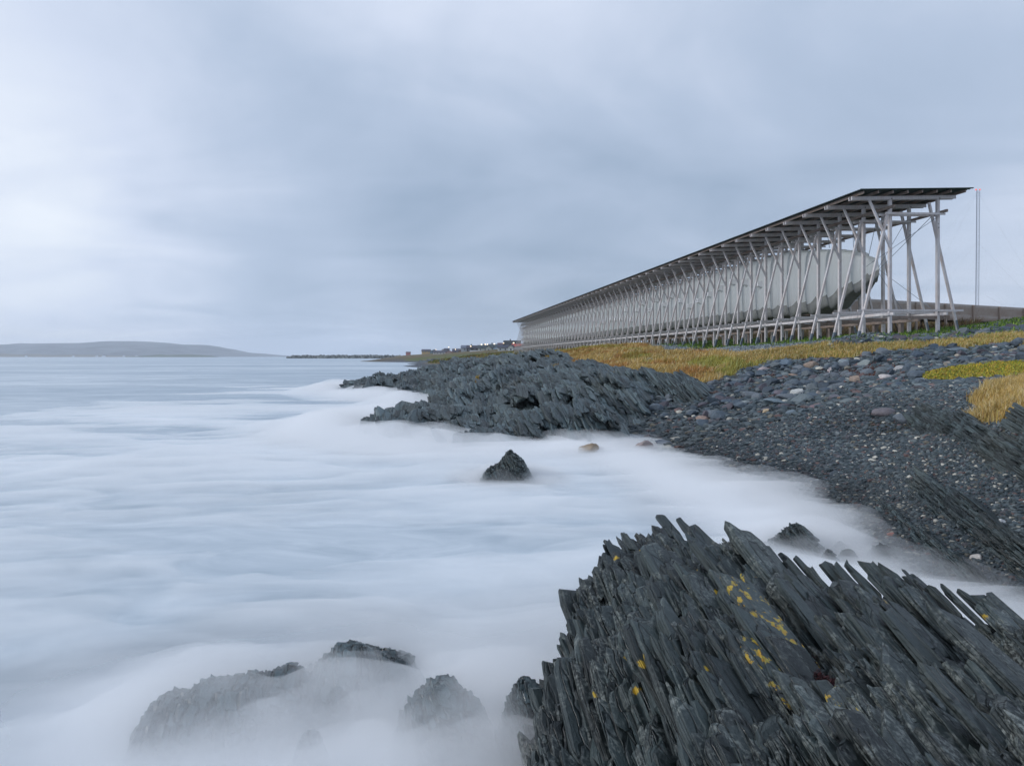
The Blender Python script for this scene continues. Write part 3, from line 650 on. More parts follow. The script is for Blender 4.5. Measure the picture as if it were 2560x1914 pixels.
# ------------------------------------------------------------------ the long timber hall
AX = np.array([-.145, 1.0]); AX /= np.linalg.norm(AX)
HALL_RZ = math.atan2(AX[1], AX[0]) - math.pi / 2
hall = empty('memorial_hall', (20.43, 34.6, 4.13), HALL_RZ)
tag(hall, 'very long open timber frame hall with dark roof and white fabric tube hung inside', 'memorial hall')
S = 2.08; NF = 61
def ground_local(u, v):      # u along the hall, v across, gives height relative to the hall origin
    c, s = math.cos(HALL_RZ), math.sin(HALL_RZ)
    return gz(20.43 + c * v - s * u, 34.6 + s * v + c * u) - 4.13
def frame_mesh(detail):
    """frame in local x (across) and z, at y = 0"""
    p = {}
    m = MB(); m.bar((0, 0, -.9), (0, 0, 7.48), .15, .15, (0, 1, 0)); p['post0'] = m
    m = MB(); m.bar((2.89, 0, -.9), (2.89, 0, 7.62), .15, .15, (0, 1, 0)); p['post1'] = m
    m = MB(); m.bar((-2.22, -.14, -1.0), (-.22, -.14, 6.62), .115, .11, (0, 1, 0)); p['leg0'] = m
    m = MB(); m.bar((4.52, .14, -.7), (2.48, .14, 7.3), .12, .11, (0, 1, 0)); p['leg1'] = m
    m = MB(); m.bar((-1.32, -.135, 7.22), (-.02, -.135, 4.62), .105, .10, (0, 1, 0)); p['brace0'] = m
    m = MB(); m.bar((-2.35, -.11, 7.30), (3.9, -.11, 7.60), .06, .19); m.bar((-2.35, .11, 7.30), (3.9, .11, 7.60), .06, .19); p['beam'] = m
    m = MB(); m.bar((-.45, -.225, 6.55), (3.15, -.225, 6.62), .05, .11); m.bar((-.45, .225, 6.55), (3.15, .225, 6.62), .05, .11); p['tie'] = m
    m = MB(); m.bar((-1.75, -.225, 1.34), (4.26, -.225, 1.38), .05, .10); m.bar((-1.75, .225, 1.34), (4.26, .225, 1.38), .05, .10); p['tie2'] = m
    m = MB(); m.bar((.1, 0, .98), (3.6, 0, 1.02), .10, .16); p['joist'] = m
    # dark steel shoes on the feet
    m = MB(); m.bar((.086, -.0, -.5), (.086, 0, .62), .02, .11, (0, 1, 0)); m.bar((0, -.086, -.5), (0, -.086, .22), .12, .02, (0, 1, 0)); p['shoe0'] = m
    m = MB(); m.bar((2.976, -.0, -.5), (2.976, 0, .92), .02, .11, (0, 1, 0)); m.bar((2.89, -.086, -.5), (2.89, -.086, .3), .12, .02, (0, 1, 0)); p['shoe1'] = m
    m = MB(); m.bar((-2.155, -.14, -.75), (-1.895, -.14, .22), .13, .125, (0, 1, 0)); p['shoe2'] = m
    m = MB(); m.bar((4.47, .09, -.5), (4.12, .09, .87), .12, .02, (0, 1, 0)); p['shoe3'] = m
    return p
fm = frame_mesh(True)
NAMES = {'post0': ('post', 'timber'), 'post1': ('post', 'timber'), 'leg0': ('slanting_leg', 'timber'), 'leg1': ('slanting_leg', 'timber'), 'brace0': ('brace', 'timber'), 'tie': ('tie_beam', 'timber'),
         'tie2': ('tie_beam', 'timber'), 'joist': ('joist', 'timber_dark'), 'shoe0': ('steel_shoe', 'steel'), 'shoe1': ('steel_shoe', 'steel'), 'shoe2': ('steel_shoe', 'steel'), 'shoe3': ('steel_shoe', 'steel')}
f0 = fm['beam'].build('timber_frame', M['timber'], hall)
kids = [fm[k].build(n, M[mn], f0) for k, (n, mn) in NAMES.items()]
far_mb = MB()
for k in fm:
    if k in ('bolts', 'shoe0', 'shoe1', 'shoe2', 'shoe3'): continue
    for f in [1]:
        mbv = np.concatenate(fm[k].V); far_mb.add(mbv, [tuple(x) for fl in fm[k].F.values() for x in fl])
far_frame = far_mb.build('timber_frame', M['timber'], hall)
rs = random.Random(5)
for i in range(NF):
    dz = 0
    if i == 0: root = f0
    elif i < 22:
        root = f0.copy(); col.objects.link(root); root.parent = hall
        for c_ in kids:
            if False: continue
            if c_.name.startswith('steel') and i > 14: continue
            c = c_.copy(); col.objects.link(c); c.parent = root
    elif i == 22: root = far_frame
    else: root = far_frame.copy(); col.objects.link(root); root.parent = hall
    if i < 4:
        for x, z in ((0, 7.36), (0, 6.58), (0, 4.8), (2.89, 7.48), (2.89, 6.6), (0, 1.35), (2.89, 1.3), (2.89, 5.9)):
            m = MB(); m.bar((x, -.076 if z not in (7.36, 7.48) else -.141, z), (x, -.096 if z not in (7.36, 7.48) else -.161, z), .05, .05)
            m.build('bolt', M['bolt'], root)
    root.location = (rs.uniform(-.012, .012), i * S + rs.uniform(-.02, .02), rs.uniform(-.01, .01))
LEN = (NF - 1) * S
def long_beam(name, x, z, w, h, y0=-.5, y1=LEN + .8, mat='timber', piece=2.0 * S):
    """a rail made of overlapping lengths, each its own part would hide in the run: one continuous member"""
    m = MB(); y = y0; k = 0; r = random.Random(int(x * 100 + z * 10))
    while y < y1:
        e = min(y + piece * 3, y1); dx = r.uniform(-.012, .012); dz = r.uniform(-.012, .012)
        m.bar((x + dx, y, z + dz), (x - dx, e + .0, z + dz), w, h); y = e + .004; k += 1
    return m.build(name, M[mat], hall)
roof_tilt = .048
# lengthwise members
long_beam('rail', -.15, 6.90, .10, .14, mat='timber_dark'); long_beam('rail', 3.02, 6.74, .10, .14, mat='timber_dark')
long_beam('rail', -.15, 1.16, .10, .15); long_beam('rail', 3.02, 1.20, .10, .14); long_beam('rail', 1.3, .82, .12, .14, mat='timber_dark')
for k in range(8):
    x = -2.15 + k * .86
    long_beam('purlin', x, 7.465 + roof_tilt * (x + 2.35), .08, .14, y0=-.78, y1=LEN + 1.0, mat='timber_dark')
# corrugated roof, waves along the hall
def build_roof():
    n = int((LEN + 2.3) / .07); y = np.linspace(-.95, LEN + 1.15, n)
    w = .022 * np.sin(y / .2 * 2 * math.pi * .98)
    xs = np.array([-2.45, -.9, .65, 2.4, 4.22]); V = []
    for th in (0, .012):
        X, Y = np.meshgrid(xs, y, indexing='ij'); Z = 7.575 + roof_tilt * (X + 2.35) + w[None] + th + 0 * X
        V.append(np.c_[X.ravel(), Y.ravel(), Z.ravel()])
    nn = len(xs) * n; f = grid_faces(len(xs), n); side = []
    for b0 in (0, (len(xs) - 1) * n):
        k = b0 + np.arange(n - 1); side.append(np.c_[k, k + 1, k + 1 + nn, k + nn])
    for b0 in (0, n - 1):
        k = b0 + np.arange(len(xs) - 1) * n; side.append(np.c_[k, k + n, k + n + nn, k + nn])
    r = mesh_np('roof', np.concatenate(V), [f[:, ::-1], f + nn] + side, M['roof'], hall)
    return r
build_roof()
# closely set piles and braces below the deck
pile_m = MB(); pile_m.bar((0, 0, -1.2), (0, 0, .92), .2, .2, (0, 1, 0)); pile0 = pile_m.build('pile', M['timber_dark'], hall)
for i in range(NF):
    o = pile0 if i == 0 else pile0.copy()
    if i: col.objects.link(o); o.parent = hall
    o.location = (1.45, i * S + .95, 0)
# white fabric tube
def fabric_mat():
    m, t, b, out = new_mat('white tensioned fabric'); L = t.links.new
    tc = nd(t, 'ShaderNodeTexCoord'); sp = nd(t, 'ShaderNodeSeparateXYZ'); L(tc.outputs['Object'], sp.inputs[0])
    fr = mth(t, 'FRACT', mth(t, 'DIVIDE', sp.outputs[1], S / 2)); dst = mth(t, 'ABSOLUTE', mth(t, 'SUBTRACT', fr, .5))
    seam = ramp(t, dst, .492, .5)
    st = coords(t, (1, .5, .08)); n = noise(t, 6, 5, .6, st)
    c = mixc(t, ramp(t, n, .3, .7), (.90, .915, .90), (.82, .845, .84)); c = mixc(t, mth(t, 'MULTIPLY', seam, .6), c, (.35, .37, .37))
    # laced joint every third frame: a dotted line
    fr3 = mth(t, 'FRACT', mth(t, 'ADD', mth(t, 'DIVIDE', sp.outputs[1], S * 2.5), .13)); near = mth(t, 'LESS_THAN', mth(t, 'ABSOLUTE', mth(t, 'SUBTRACT', fr3, .5)), .008)
    dash = mth(t, 'GREATER_THAN', mth(t, 'FRACT', mth(t, 'MULTIPLY', sp.outputs[2], 8.0)), .5)
    c = mixc(t, mth(t, 'MULTIPLY', mth(t, 'MULTIPLY', near, dash), .7), c, (.25, .26, .27))
    low_grey = ramp(t, sp.outputs[2], 2.6, 1.7); c = mixc(t, mth(t, 'MULTIPLY', low_grey, .25), c, (.5, .52, .47))  # greyer towards the bottom of the tube
    L(c, b.inputs['Base Color']); b.inputs['Roughness'].default_value = .6; bump(t, b, n, .15, .02)
    tl = nd(t, 'ShaderNodeBsdfTranslucent'); L(c, tl.inputs[0]); mx = nd(t, 'ShaderNodeMixShader', inp={'Fac': .58}); L(b.outputs[0], mx.inputs[1]); L(tl.outputs[0], mx.inputs[2]); L(mx.outputs[0], out.inputs[0]); return m
M['fabric'] = fabric_mat()
M['fabric_under'] = simple('fabric underside with painted shade', (.20, .205, .195), .75, .25, 2)  # dark colour stands in for the shade beneath the white tube
def build_cocoon():
    U0 = 2.6; per = S / 2; us = []; u = math.floor(U0 / per) * per
    while u < LEN + .6: us += [u + per * q for q in (0.0, .2, .4, .6, .8, .93)]; u += per
    us = np.array([q for q in us if q > U0 + .01]); us = np.r_[U0, us]; nu = len(us); K = 48
    tz = lambda u: np.interp(u, [2.6, 2.9, 3.4, 4.4, 6.0, 8.5, 11, 130], [4.05, 4.4, 4.75, 5.2, 5.6, 5.95, 6.3, 6.3])
    bz = lambda u: np.interp(u, [2.6, 3.0, 4.0, 5.0, 6.2, 8.0, 11, 18, 130], [3.9, 3.6, 3.15, 2.7, 2.25, 1.92, 1.76, 1.78, 1.8])
    V = []
    for u in us:
        hw = float(np.interp(u, [2.6, 3.2, 4.5, 7, 12], [.06, .42, .72, .95, 1.05]))
        ph = (u / per) % 1; amp = min(.24, .4 * max(0, u - 2.6))
        zt = float(tz(u)) + amp * .45 * (1 - ph) * (1 - ph) * (1 if u < 30 else .6); zb = float(bz(u)) + amp * (1 - ph) ** 1.6 - amp * .5 + (.10 * math.sin(u * 2.9) if u < 14 else 0)
        bulge = .045 * math.sin(ph * math.pi)
        for k in range(K):
            a = 2 * math.pi * k / K; ca, sa = math.cos(a), math.sin(a)
            x = 1.40 + (hw - bulge) * math.copysign(abs(ca) ** .27, ca)
            zz = (zt + zb) / 2 + (zt - zb) / 2 * math.copysign(abs(sa) ** .78, sa)
            if sa < -.55: zz += (-.55 - sa) * -.9 * max(0, 1 - (u - 2.6) / 8) * .8
            V.append((x, u, zz))
    f = []
    i = np.arange(nu - 1)[:, None] * K; k = np.arange(K)[None]; k2 = (k + 1) % K
    f = np.stack([(i + k).ravel(), (i + k2).ravel(), (i + K + k2).ravel(), (i + K + k).ravel()], 1)
    kk = np.broadcast_to(k, (nu - 1, K)).ravel()
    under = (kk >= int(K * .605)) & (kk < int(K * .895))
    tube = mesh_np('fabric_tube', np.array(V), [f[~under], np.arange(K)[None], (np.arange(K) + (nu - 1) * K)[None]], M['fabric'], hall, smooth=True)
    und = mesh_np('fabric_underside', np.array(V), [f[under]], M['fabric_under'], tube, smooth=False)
    return tube
tube = build_cocoon()
# window hoods on the seaward face
def hood_mesh():
    m = MB()
    V = [(0, -.24, -.26), (0, .24, -.26), (0, .24, .26), (0, -.24, .26), (-.34, -.17, -.15), (-.34, .17, -.19), (-.34, .17, .17), (-.34, -.17, .15)]
    m.add(V, [(0, 1, 2, 3), (4, 7, 6, 5), (0, 4, 5, 1), (1, 5, 6, 2), (2, 6, 7, 3), (3, 7, 4, 0)]); return m
HOODS = [(1900, 710), (1864.5, 706), (1833, 704), (1802.5, 720.6), (1774.5, 736), (1749, 751.6), (1725, 765), (1703, 751.6), (1681, 740), (1662, 761), (1643, 749.6), (1626, 775.6), (1609, 757.7), (1594, 774.6),
         (1580, 799.5), (1566, 774.6), (1554, 798.5), (1541, 798), (1529.5, 797.5), (1506.6, 805), (1496.7, 814), (1487.7, 799.5), (1460, 814), (1421, 824), (1406, 807), (1377, 813)]
M['hood'] = simple('white window box', (.80, .80, .80), .5, .05, 1)
h0 = hood_mesh().build('window_box', M['hood'], tube); pm = MB(); pm.box(-.352, -.342, -.05, .05, -.13, .13); p0 = pm.build('window', M['glass'], h0)
c_, s_ = math.cos(HALL_RZ), math.sin(HALL_RZ)
for i, (px, py) in enumerate(HOODS):
    # where the sight line meets the seaward face (local x = .32)
    t_ = (px - CX) / F; wx0 = 20.43 + c_ * .3; wy0 = 34.6 + s_ * .3
    u = (t_ * wy0 - wx0) / (-s_ - t_ * c_); y = wy0 + c_ * u; z = CAMZ + (HY - py) / F * y - 4.13
    if i == 0: h = h0
    else:
        h = h0.copy(); col.objects.link(h); h.parent = tube
        if i < 12: q = p0.copy(); col.objects.link(q); q.parent = h
    h.location = (.37, u, z)
# bracing cables at the open end
def cable(name, a, b, r=.012, parent=None, mat='steel'):
    m = MB(); m.bar(a, b, r * 2, r * 2); return m.build(name, M[mat], parent)
for a, b in (((2.85, -.05, 6.5), (.1, 2.0, 4.0)), ((2.5, 2.0, 6.5), (1.40, 2.62, 4.1)), ((2.5, 0, 6.5), (1.40, 2.62, 3.95)), ((1.40, 2.62, 3.95), (2.5, 0, 1.5)), ((1.40, 2.6, 3.7), (2.5, 2.0, 1.4)), ((1.40, 2.6, 3.7), (.2, 4.1, 1.4)),
             ((.8, 2.1, 6.5), (1.1, 3.1, 4.8)), ((.8, 4.1, 6.6), (.95, 4.2, 5.4)), ((.6, 6.2, 6.6), (.8, 6.3, 5.8))):
    cable('steel_cable', a, b, .011, hall)

# ------------------------------------------------------------------ boarded approach ramp
def build_ramp():
    A0 = np.array([20.6, 43.6]); A1 = np.array([50.0, 57.5]); d = A1 - A0; Ln = np.linalg.norm(d); r = empty('boarded_ramp', (A0[0], A0[1], 0), math.atan2(d[1], d[0]))
    tag(r, 'long raised timber ramp with horizontal board sides leading to the hall', 'ramp')
    n = 9; seg = Ln / n
    z1, z0 = 7.07, 5.95
    for side in (0, 1.9):
        for i in range(n):
            m = MB()
            for k in range(11):
                zz = z0 + .05 + k * .1; m.box(i * seg + .02, (i + 1) * seg - .02, side + .003 * (k % 2), side + .03 + .003 * (k % 2), zz, zz + .088)
            m.box(i * seg, (i + 1) * seg, side - .02, side + .05, z1 + .035, z1 + .065)
            m.build('board_panel', M['ramp'], r)
            m = MB(); x = (i + 1) * seg; m.box(x - .09, x + .09, side - .12, side - .008, 4.2 if i < 8 else 5.4, z1 + .03); m.build('post', M['ramp_post'], r)
    m = MB(); m.box(0, Ln, .035, 1.87, z0 - .12, z0 - .03); m.build('deck', M['timber_dark'], r)
    for i in range(5):
        m = MB(); x = (i + .5) * seg; m.bar((x, .5, z0 - .2), (x + 1.1, .5, 4.3), .1, .12); m.bar((x + 2.2, .5, z0 - .2), (x + 1.1, .5, 4.3), .1, .12); m.build('brace', M['timber_dark'], r)
M['ramp'] = wood_mat('ramp boards', (.33, .27, .235), (.46, .385, .335)); M['ramp_post'] = wood_mat('ramp posts', (.33, .265, .225), (.44, .36, .31))
build_ramp()

# ------------------------------------------------------------------ lattice mast
def build_mast():
    d = 250.0; bx, by = Q(2441, d, 0)[:2]; zb = gz(bx, by) - .5; top = CAMZ + 416 / F * d
    lean = (2448 - 2441) / F * d * .5
    r = empty('lattice_mast', (bx, by, zb)); tag(r, 'tall thin guyed steel lattice mast behind the ramp, red lights on top', 'mast')
    H_ = top - zb; w = .55; cs = [(-w, -w * .58), (w, -w * .58), (0, w * 1.15)]; nseg = 10
    mm = simple('mast steel', (.30, .33, .40), .5, .1, 1, .3)
    for s in range(nseg):
        m = MB(); za = H_ * s / nseg; zt = H_ * (s + 1) / nseg
        for i in range(3):
            a = cs[i]; b = cs[(i + 1) % 3]; off = lambda z: lean * z / H_
            m.bar((a[0] + off(za), a[1], za), (a[0] + off(zt), a[1], zt), .11, .11)
            for k in range(5):
                q0 = za + (zt - za) * k / 5; q1 = za + (zt - za) * (k + 1) / 5
                m.bar((a[0] + off(q0), a[1], q0), (b[0] + off(q1), b[1], q1), .05, .05); m.bar((a[0] + off(q0), a[1], q0), (b[0] + off(q0), b[1], q0), .05, .05)
        m.build('mast_section', mm, r)
    for z in (.03, .335, .66, .985):
        for ax, ay in ((1, .2), (-1, .15), (-.2, 1)):
            cable('guy_wire', (lean * z, 0, H_ * z), (ax * H_ * .72, ay * H_ * .6, 1.0), .008, r)
    em = bpy.data.materials.new('red beacon'); em.use_nodes = True; t = em.node_tree; t.nodes.clear(); e = nd(t, 'ShaderNodeEmission', inp={'Color': (1, .16, .12, 1), 'Strength': 1.0}); o = t.nodes.new('ShaderNodeOutputMaterial'); t.links.new(e.outputs[0], o.inputs[0])
    for x in (-.7, .8):
        m = MB(); m.box(lean + x - .18, lean + x + .18, -.18, .18, H_ - .1, H_ + .35); m.build('beacon', em, r)
build_mast()

# ------------------------------------------------------------------ houses, lamps, hut
HOUSES = [  # px left, px right, py eaves, py ridge, py base, distance, wall colour, roof colour, gable faces us?, label
    (1014.6, 1024.6, 881.5, 879, 884, 1000, (.35, .12, .10), (.16, .10, .10), 0, 'tiny lone hut on the flat horizon left of the town'),
    (1054, 1075, 877, 873, 884, 820, (.50, .36, .18), (.10, .10, .13), 0, 'ochre house at the left end of the distant town'),
    (1075, 1095, 878, 873.5, 885, 800, (.12, .20, .26), (.09, .10, .13), 1, 'dark teal gabled house second from the left end of town'),
    (1083, 1113, 880, 876, 886, 700, (.60, .60, .58), (.10, .10, .13), 0, 'low white house with dark roof in the left half of town'),
    (1101, 1113, 878, 872.5, 884, 790, (.55, .50, .45), (.10, .10, .14), 1, 'beige gabled house behind the low white one'),
    (1110, 1122, 874, 870.5, 883, 790, (.18, .17, .22), (.08, .08, .11), 0, 'tall dark house in the middle of the distant row'),
    (1114, 1133, 881, 876.5, 886, 680, (.50, .36, .33), (.28, .12, .12), 1, 'house with a reddish roof in the middle of town'),
    (1131, 1148, 878, 871.5, 884, 700, (.22, .13, .13), (.07, .07, .10), 0, 'dark red house beside the brown shed'),
    (1147, 1156, 876, 871.5, 880, 560, (.25, .17, .13), (.12, .11, .12), 0, 'small brown shed left of the grey white house'),
    (1153, 1170, 869, 863, 880, 500, (.45, .48, .52), (.17, .19, .24), 0, 'grey white house with grey roof left of the black one'),
    (1167, 1194, 870, 863.5, 881, 490, (.09, .09, .10), (.06, .06, .08), 0, 'black house with chimneys'),
    (1195, 1232, 869, 862.5, 879, 440, (.50, .53, .47), (.07, .09, .10), 0, 'wide pale green house with black roof'),
    (1214, 1229, 870, 863.5, 879, 436, (.54, .56, .50), (.08, .10, .11), 1, 'pale gabled wing in front of the pale green house'),
    (1221, 1242, 866, 860, 875, 470, (.40, .52, .62), (.08, .11, .13), 0, 'light blue house behind the pale green one'),
    (1244, 1283, 868, 862, 876, 400, (.58, .60, .60), (.07, .08, .11), 0, 'long white house with dark roof below the big roof'),
    (1270, 1284, 868, 861.5, 877, 396, (.66, .68, .66), (.10, .11, .13), 1, 'white gabled house end at the foot of the big house'),
    (1245, 1256, 863, 857, 870, 440, (.28, .10, .09), (.14, .10, .12), 0, 'small dark red house left of the big roof'),
    (1260, 1301, 860, 851, 871, 430, (.46, .45, .46), (.05, .055, .06), 0, 'biggest house of the town with long dark roof'),
    (1281, 1309, 865.5, 859.5, 873, 405, (.68, .68, .68), (.50, .11, .09), 0, 'white house with red roof next to the hall'),
]
mats = {}
def cmat(c, r=.75):
    k = (c, r)
    if k not in mats: mats[k] = simple('paint', c, r, .08, 1.5)
    return mats[k]
warm = bpy.data.materials.new('lit lamp'); warm.use_nodes = True; t_ = warm.node_tree; t_.nodes.clear(); e_ = nd(t_, 'ShaderNodeEmission', inp={'Color': (1, .80, .55, 1), 'Strength': 2.5}); o_ = t_.nodes.new('ShaderNodeOutputMaterial'); t_.links.new(e_.outputs[0], o_.inputs[0])
for (x0, x1, ye, yr, yb, d, wc, rc, g, label) in HOUSES:
    X0 = (x0 - CX) / F * d; X1 = (x1 - CX) / F * d; zb = CAMZ + (HY - yb) / F * d - 2.5; ze = CAMZ + (HY - ye) / F * d; zr = CAMZ + (HY - yr) / F * d
    dep = 8.0 if X1 - X0 > 5 else 5
    r = empty('hut' if 'hut' in label else 'shed' if 'shed' in label else 'house', (X0, d, zb)); w = X1 - X0
    tag(r, label, 'hut' if 'hut' in label else 'house', 'houses of the distant town')
    m = MB(); m.box(0, w, 0, dep, 0, ze - zb)
    if g: m.gable(0, w, 0.0, dep, ze - zb, zr - zb - .05, 'y')
    else: m.gable(0, w, 0, dep, ze - zb, zr - zb - .05, 'x')
    m.build('wall', cmat(wc), r)
    m = MB(); T = .22; o = .5
    H1 = zr - zb; H0 = ze - zb
    if g: 
        xm = w / 2; m.bar((-o, dep / 2, H0 - .25), (xm, dep / 2, H1 + .05), dep + 1, T, (0, 0, 1)); m.bar((w + o, dep / 2, H0 - .25), (xm, dep / 2, H1 + .05), dep + 1, T, (0, 0, 1))
    else:
        ym = dep / 2; m.bar((w / 2, -o, H0 - .25), (w / 2, ym, H1 + .05), w + 1, T, (0, 0, 1)); m.bar((w / 2, dep + o, H0 - .25), (w / 2, ym, H1 + .05), w + 1, T, (0, 0, 1))
    rf = m.build('roof', cmat(rc), r)
    if d < 600 and w > 6:
        m = MB(); m.box(w * .35, w * .35 + .8, dep / 2 - .4, dep / 2 + .4, H1 - .5, H1 + 1.1); m.build('chimney', cmat((.12, .11, .11)), rf)
    nw = max(1, int(w / 3.2))
    for k in range(nw):
        xx = w * (k + .5) / nw
        for zz in ([H0 - 1.9] if H0 < 6.5 else [H0 - 1.9, H0 - 4.4]):
            if zz < 2.6: continue
            m = MB(); m.box(xx - .65, xx + .65, -.06, 0.02, zz, zz + 1.3); fr_ = m.build('window', M['trim'], r)
            m = MB(); m.box(xx - .5, xx + .5, -.09, -.062, zz + .15, zz + 1.15); m.build('pane', M['glass'], fr_)
# white garden fence
X0, X1 = (1176 - CX) / F * 440, (1214 - CX) / F * 440; r = empty('garden_fence', (X0, 432, 0)); zb = CAMZ + (HY - 879.5) / F * 435
m = MB(); m.box(0, X1 - X0, 0, .1, zb - 1, zb + 1.0); m.build('boards', M['trim'], r)
m = MB(); [m.box(k, k + .14, -.1, -.002, zb - 1, zb + 1.15) for k in np.arange(0, X1 - X0, 2.4)]; m.build('posts', M['trim'], r)
tag(r, 'white board fence in front of the black house', 'fence')
LAMPS = [(1122, 868, 640, 'street lamp glowing above the middle of the distant row'), (1204, 861.5, 470, 'street lamp above the left end of the pale green house'), (1213, 861, 480, 'street lamp just above the pale green roof'), (1219, 861, 500, 'street lamp above the right end of the pale green roof'),
         (1236, 860, 450, 'street lamp above the light blue house'), (1259, 858.5, 420, 'street lamp left of the big dark roof'), (1284, 857.5, 395, 'street lamp in front of the big dark roof'), (1090, 874, 690, 'street lamp at the left half of town'), (1139, 873.5, 650, 'street lamp by the dark red house'), (1177, 870.5, 480, 'lamp in front of the black house')]
for px, py, d, label in LAMPS:
    x, y, _ = Q(px, d, 0); zt = CAMZ + (HY - py) / F * d; zb = gz(x, y)
    r = empty('street_lamp', (x, y, zb - .5)); h = max(zt - zb + .5, 4)
    m = MB(); m.bar((0, 0, 0), (0, 0, h), .14, .14); m.bar((0, 0, h), (0, -1.0, h + .1), .08, .08); m.build('pole', M['steel'], r)
    m = MB(); m.box(-.4, .4, -1.5, -.8, h - .15, h + .35); m.build('lamp_head', warm, r)
    tag(r, label, 'street lamp', 'lit street lamps in the town')

# ------------------------------------------------------------------ hills, islands, breakwater
def ridge(name, prof, d, depth, base_z, mat, seed, rough=1.0, py0=None):
    px = np.array([p[0] for p in prof], float); py = np.array([p[1] for p in prof], float)
    nx = 260; nv = 26; xs = np.linspace(px[0], px[-1], nx); h = (HY - np.interp(xs, px, py)) / F * d + CAMZ
    v = np.linspace(0, 1, nv); X, Vv = np.meshgrid(xs, v, indexing='ij')
    prof_v = np.where(Vv < .7, (Vv / .7) ** .75, 1 - ((Vv - .7) / .3) ** 2)
    Hh_ = h[:, None] * prof_v
    Y = d - depth * .7 + depth * Vv; XX = (X - CX) / F * d
    n = fbm(XX / (depth * .16), Y / (depth * .16), 5, seed) * rough * h[:, None] * .6 * (1 - prof_v ** 6)
    Z = np.maximum(Hh_ + n, -1)*1.0
    Z = np.where(Vv >= .999, -2, Z)
    o = mesh_np(name, np.c_[XX.ravel(), Y.ravel(), (Z + base_z).ravel()], [grid_faces(nx, nv)[:, ::-1]], mat, smooth=True); tag(o, kind='structure'); return o
hm = simple('moorland', (.11, .118, .125), .9, .6, .006); lm = simple('coastal heath', (.17, .14, .09), .9, .4, .01); im = simple('island turf', (.10, .115, .07), .9, .3, .01)
ridge('hills', [(-700, 868), (-300, 862), (0, 860), (60, 859), (140, 857), (220, 856), (275, 854), (289, 852), (320, 852), (362, 853), (410, 856), (452, 860.5), (490, 861), (517, 862), (545, 866), (571, 872), (593, 879), (625, 881.5), (651, 883), (680, 886), (716, 889.5), (740, 892)], 6200, 2200, -1, hm, 3)
ridge('coast_strip', [(-700, 880), (-200, 882), (0, 883), (60, 886), (90, 884), (130, 887), (200, 886), (290, 888), (350, 889.5), (380, 891.2)], 4200, 500, -1, lm, 5, .6)
ridge('island', [(345, 891.6), (356, 889), (385, 886.5), (402, 885), (418, 887), (432, 886), (470, 885.5), (500, 886.5), (525, 888.5), (536, 891.6)], 3300, 260, -1, im, 7, .3)
for px, d, label in ((62, 4050, 'leftmost tiny white house on the far shore'), (180, 4050, 'second tiny white house from the left on the far shore'), (239, 4050, 'tiny white house left of the bright pair on the far shore'), (255, 4040, 'widest tiny white house on the far shore'), (307, 4050, 'tiny white house right of the bright pair on the far shore'), (338, 4050, 'tiny white house just left of the low island')):
    x, y, _ = Q(px, d - 330, 0); r = empty('far_house', (x, y, 1.0)); w = 9 if px != 255 else 16
    m = MB(); m.box(0, w, 0, 8, 0, 6); m.gable(0, w, 0, 8, 6, 9, 'x'); m.build('wall', M['trim'], r)
    m = MB(); m.bar((w / 2, -.5, 5.9), (w / 2, 4, 9.2), w + 1, .3); m.bar((w / 2, 8.5, 5.9), (w / 2, 4, 9.2), w + 1, .3); m.build('roof', cmat((.3, .3, .33)), r)
    tag(r, label, 'house', 'white houses on the far shore')

# ---- stones
def ico(sub):
    import bmesh
    bm = bmesh.new(); bmesh.ops.create_icosphere(bm, subdivisions=sub, radius=1.0)
    v = np.array([x.co[:] for x in bm.verts]); f = np.array([[q.index for q in x.verts] for x in bm.faces]); bm.free(); return v, f
ICO1, ICO1F = ico(1); ICO2, ICO2F = ico(2); ICO3, ICO3F = ico(3)
def rotz(v, a):
    c, s = np.cos(a), np.sin(a); return np.stack([v[..., 0] * c - v[..., 1] * s, v[..., 0] * s + v[..., 1] * c, v[..., 2]], -1)
def pebble_field(P, R3, colour, seed, tilt=.25):
    """one mesh of many angular pebbles: centres P, radii R3 (n,3)"""
    r = np.random.default_rng(seed); n = len(P); v = ICO1[None] * (1 + (r.random((n, len(ICO1), 1)) - .5) * .45)
    v = v * R3[:, None]; tl = (r.random((n, 2)) - .5) * 2 * tilt
    v[..., 2] += v[..., 0] * tl[:, :1] + v[..., 1] * tl[:, 1:]
    v = rotz(v, (r.random((n, 1)) * 2 * math.pi)) + P[:, None]
    f = (np.arange(n)[:, None, None] * len(ICO1) + ICO1F[None]).reshape(-1, 3)
    return v.reshape(-1, 3), f, np.repeat(colour, len(ICO1), 0)
def stone_colours(n, r, light=.03):
    base = np.array([[.060, .080, .098], [.085, .105, .120], [.042, .058, .072], [.12, .14, .155], [.075, .072, .085], [.13, .085, .085], [.16, .15, .13], [.42, .40, .37]])
    p = np.array([.30, .24, .20, .10, .07, .045, .045 - light / 2, light]); p = np.abs(p) / np.abs(p).sum()
    c = base[r.choice(len(base), n, p=p)]; return c * (.7 + .6 * r.random((n, 1)))
def scatter_px(n, pxr, pyr, r, z0=1.0):
    """random places on the beach, spread so that nearer ground gets more of the small stones"""
    return None
def ground_points(n, xr, yr, r, cond):
    out = []
    tot = 0
    while tot < n:
        x = xr[0] + (xr[1] - xr[0]) * r.random(n * 2); y = yr[0] + (yr[1] - yr[0]) * r.random(n * 2)
        k = cond(x, y, r); x, y = x[k], y[k]; out.append(np.c_[x, y]); tot += len(x)
        if not len(x): break
    p = np.concatenate(out)[:n]; return p[:, 0], p[:, 1]
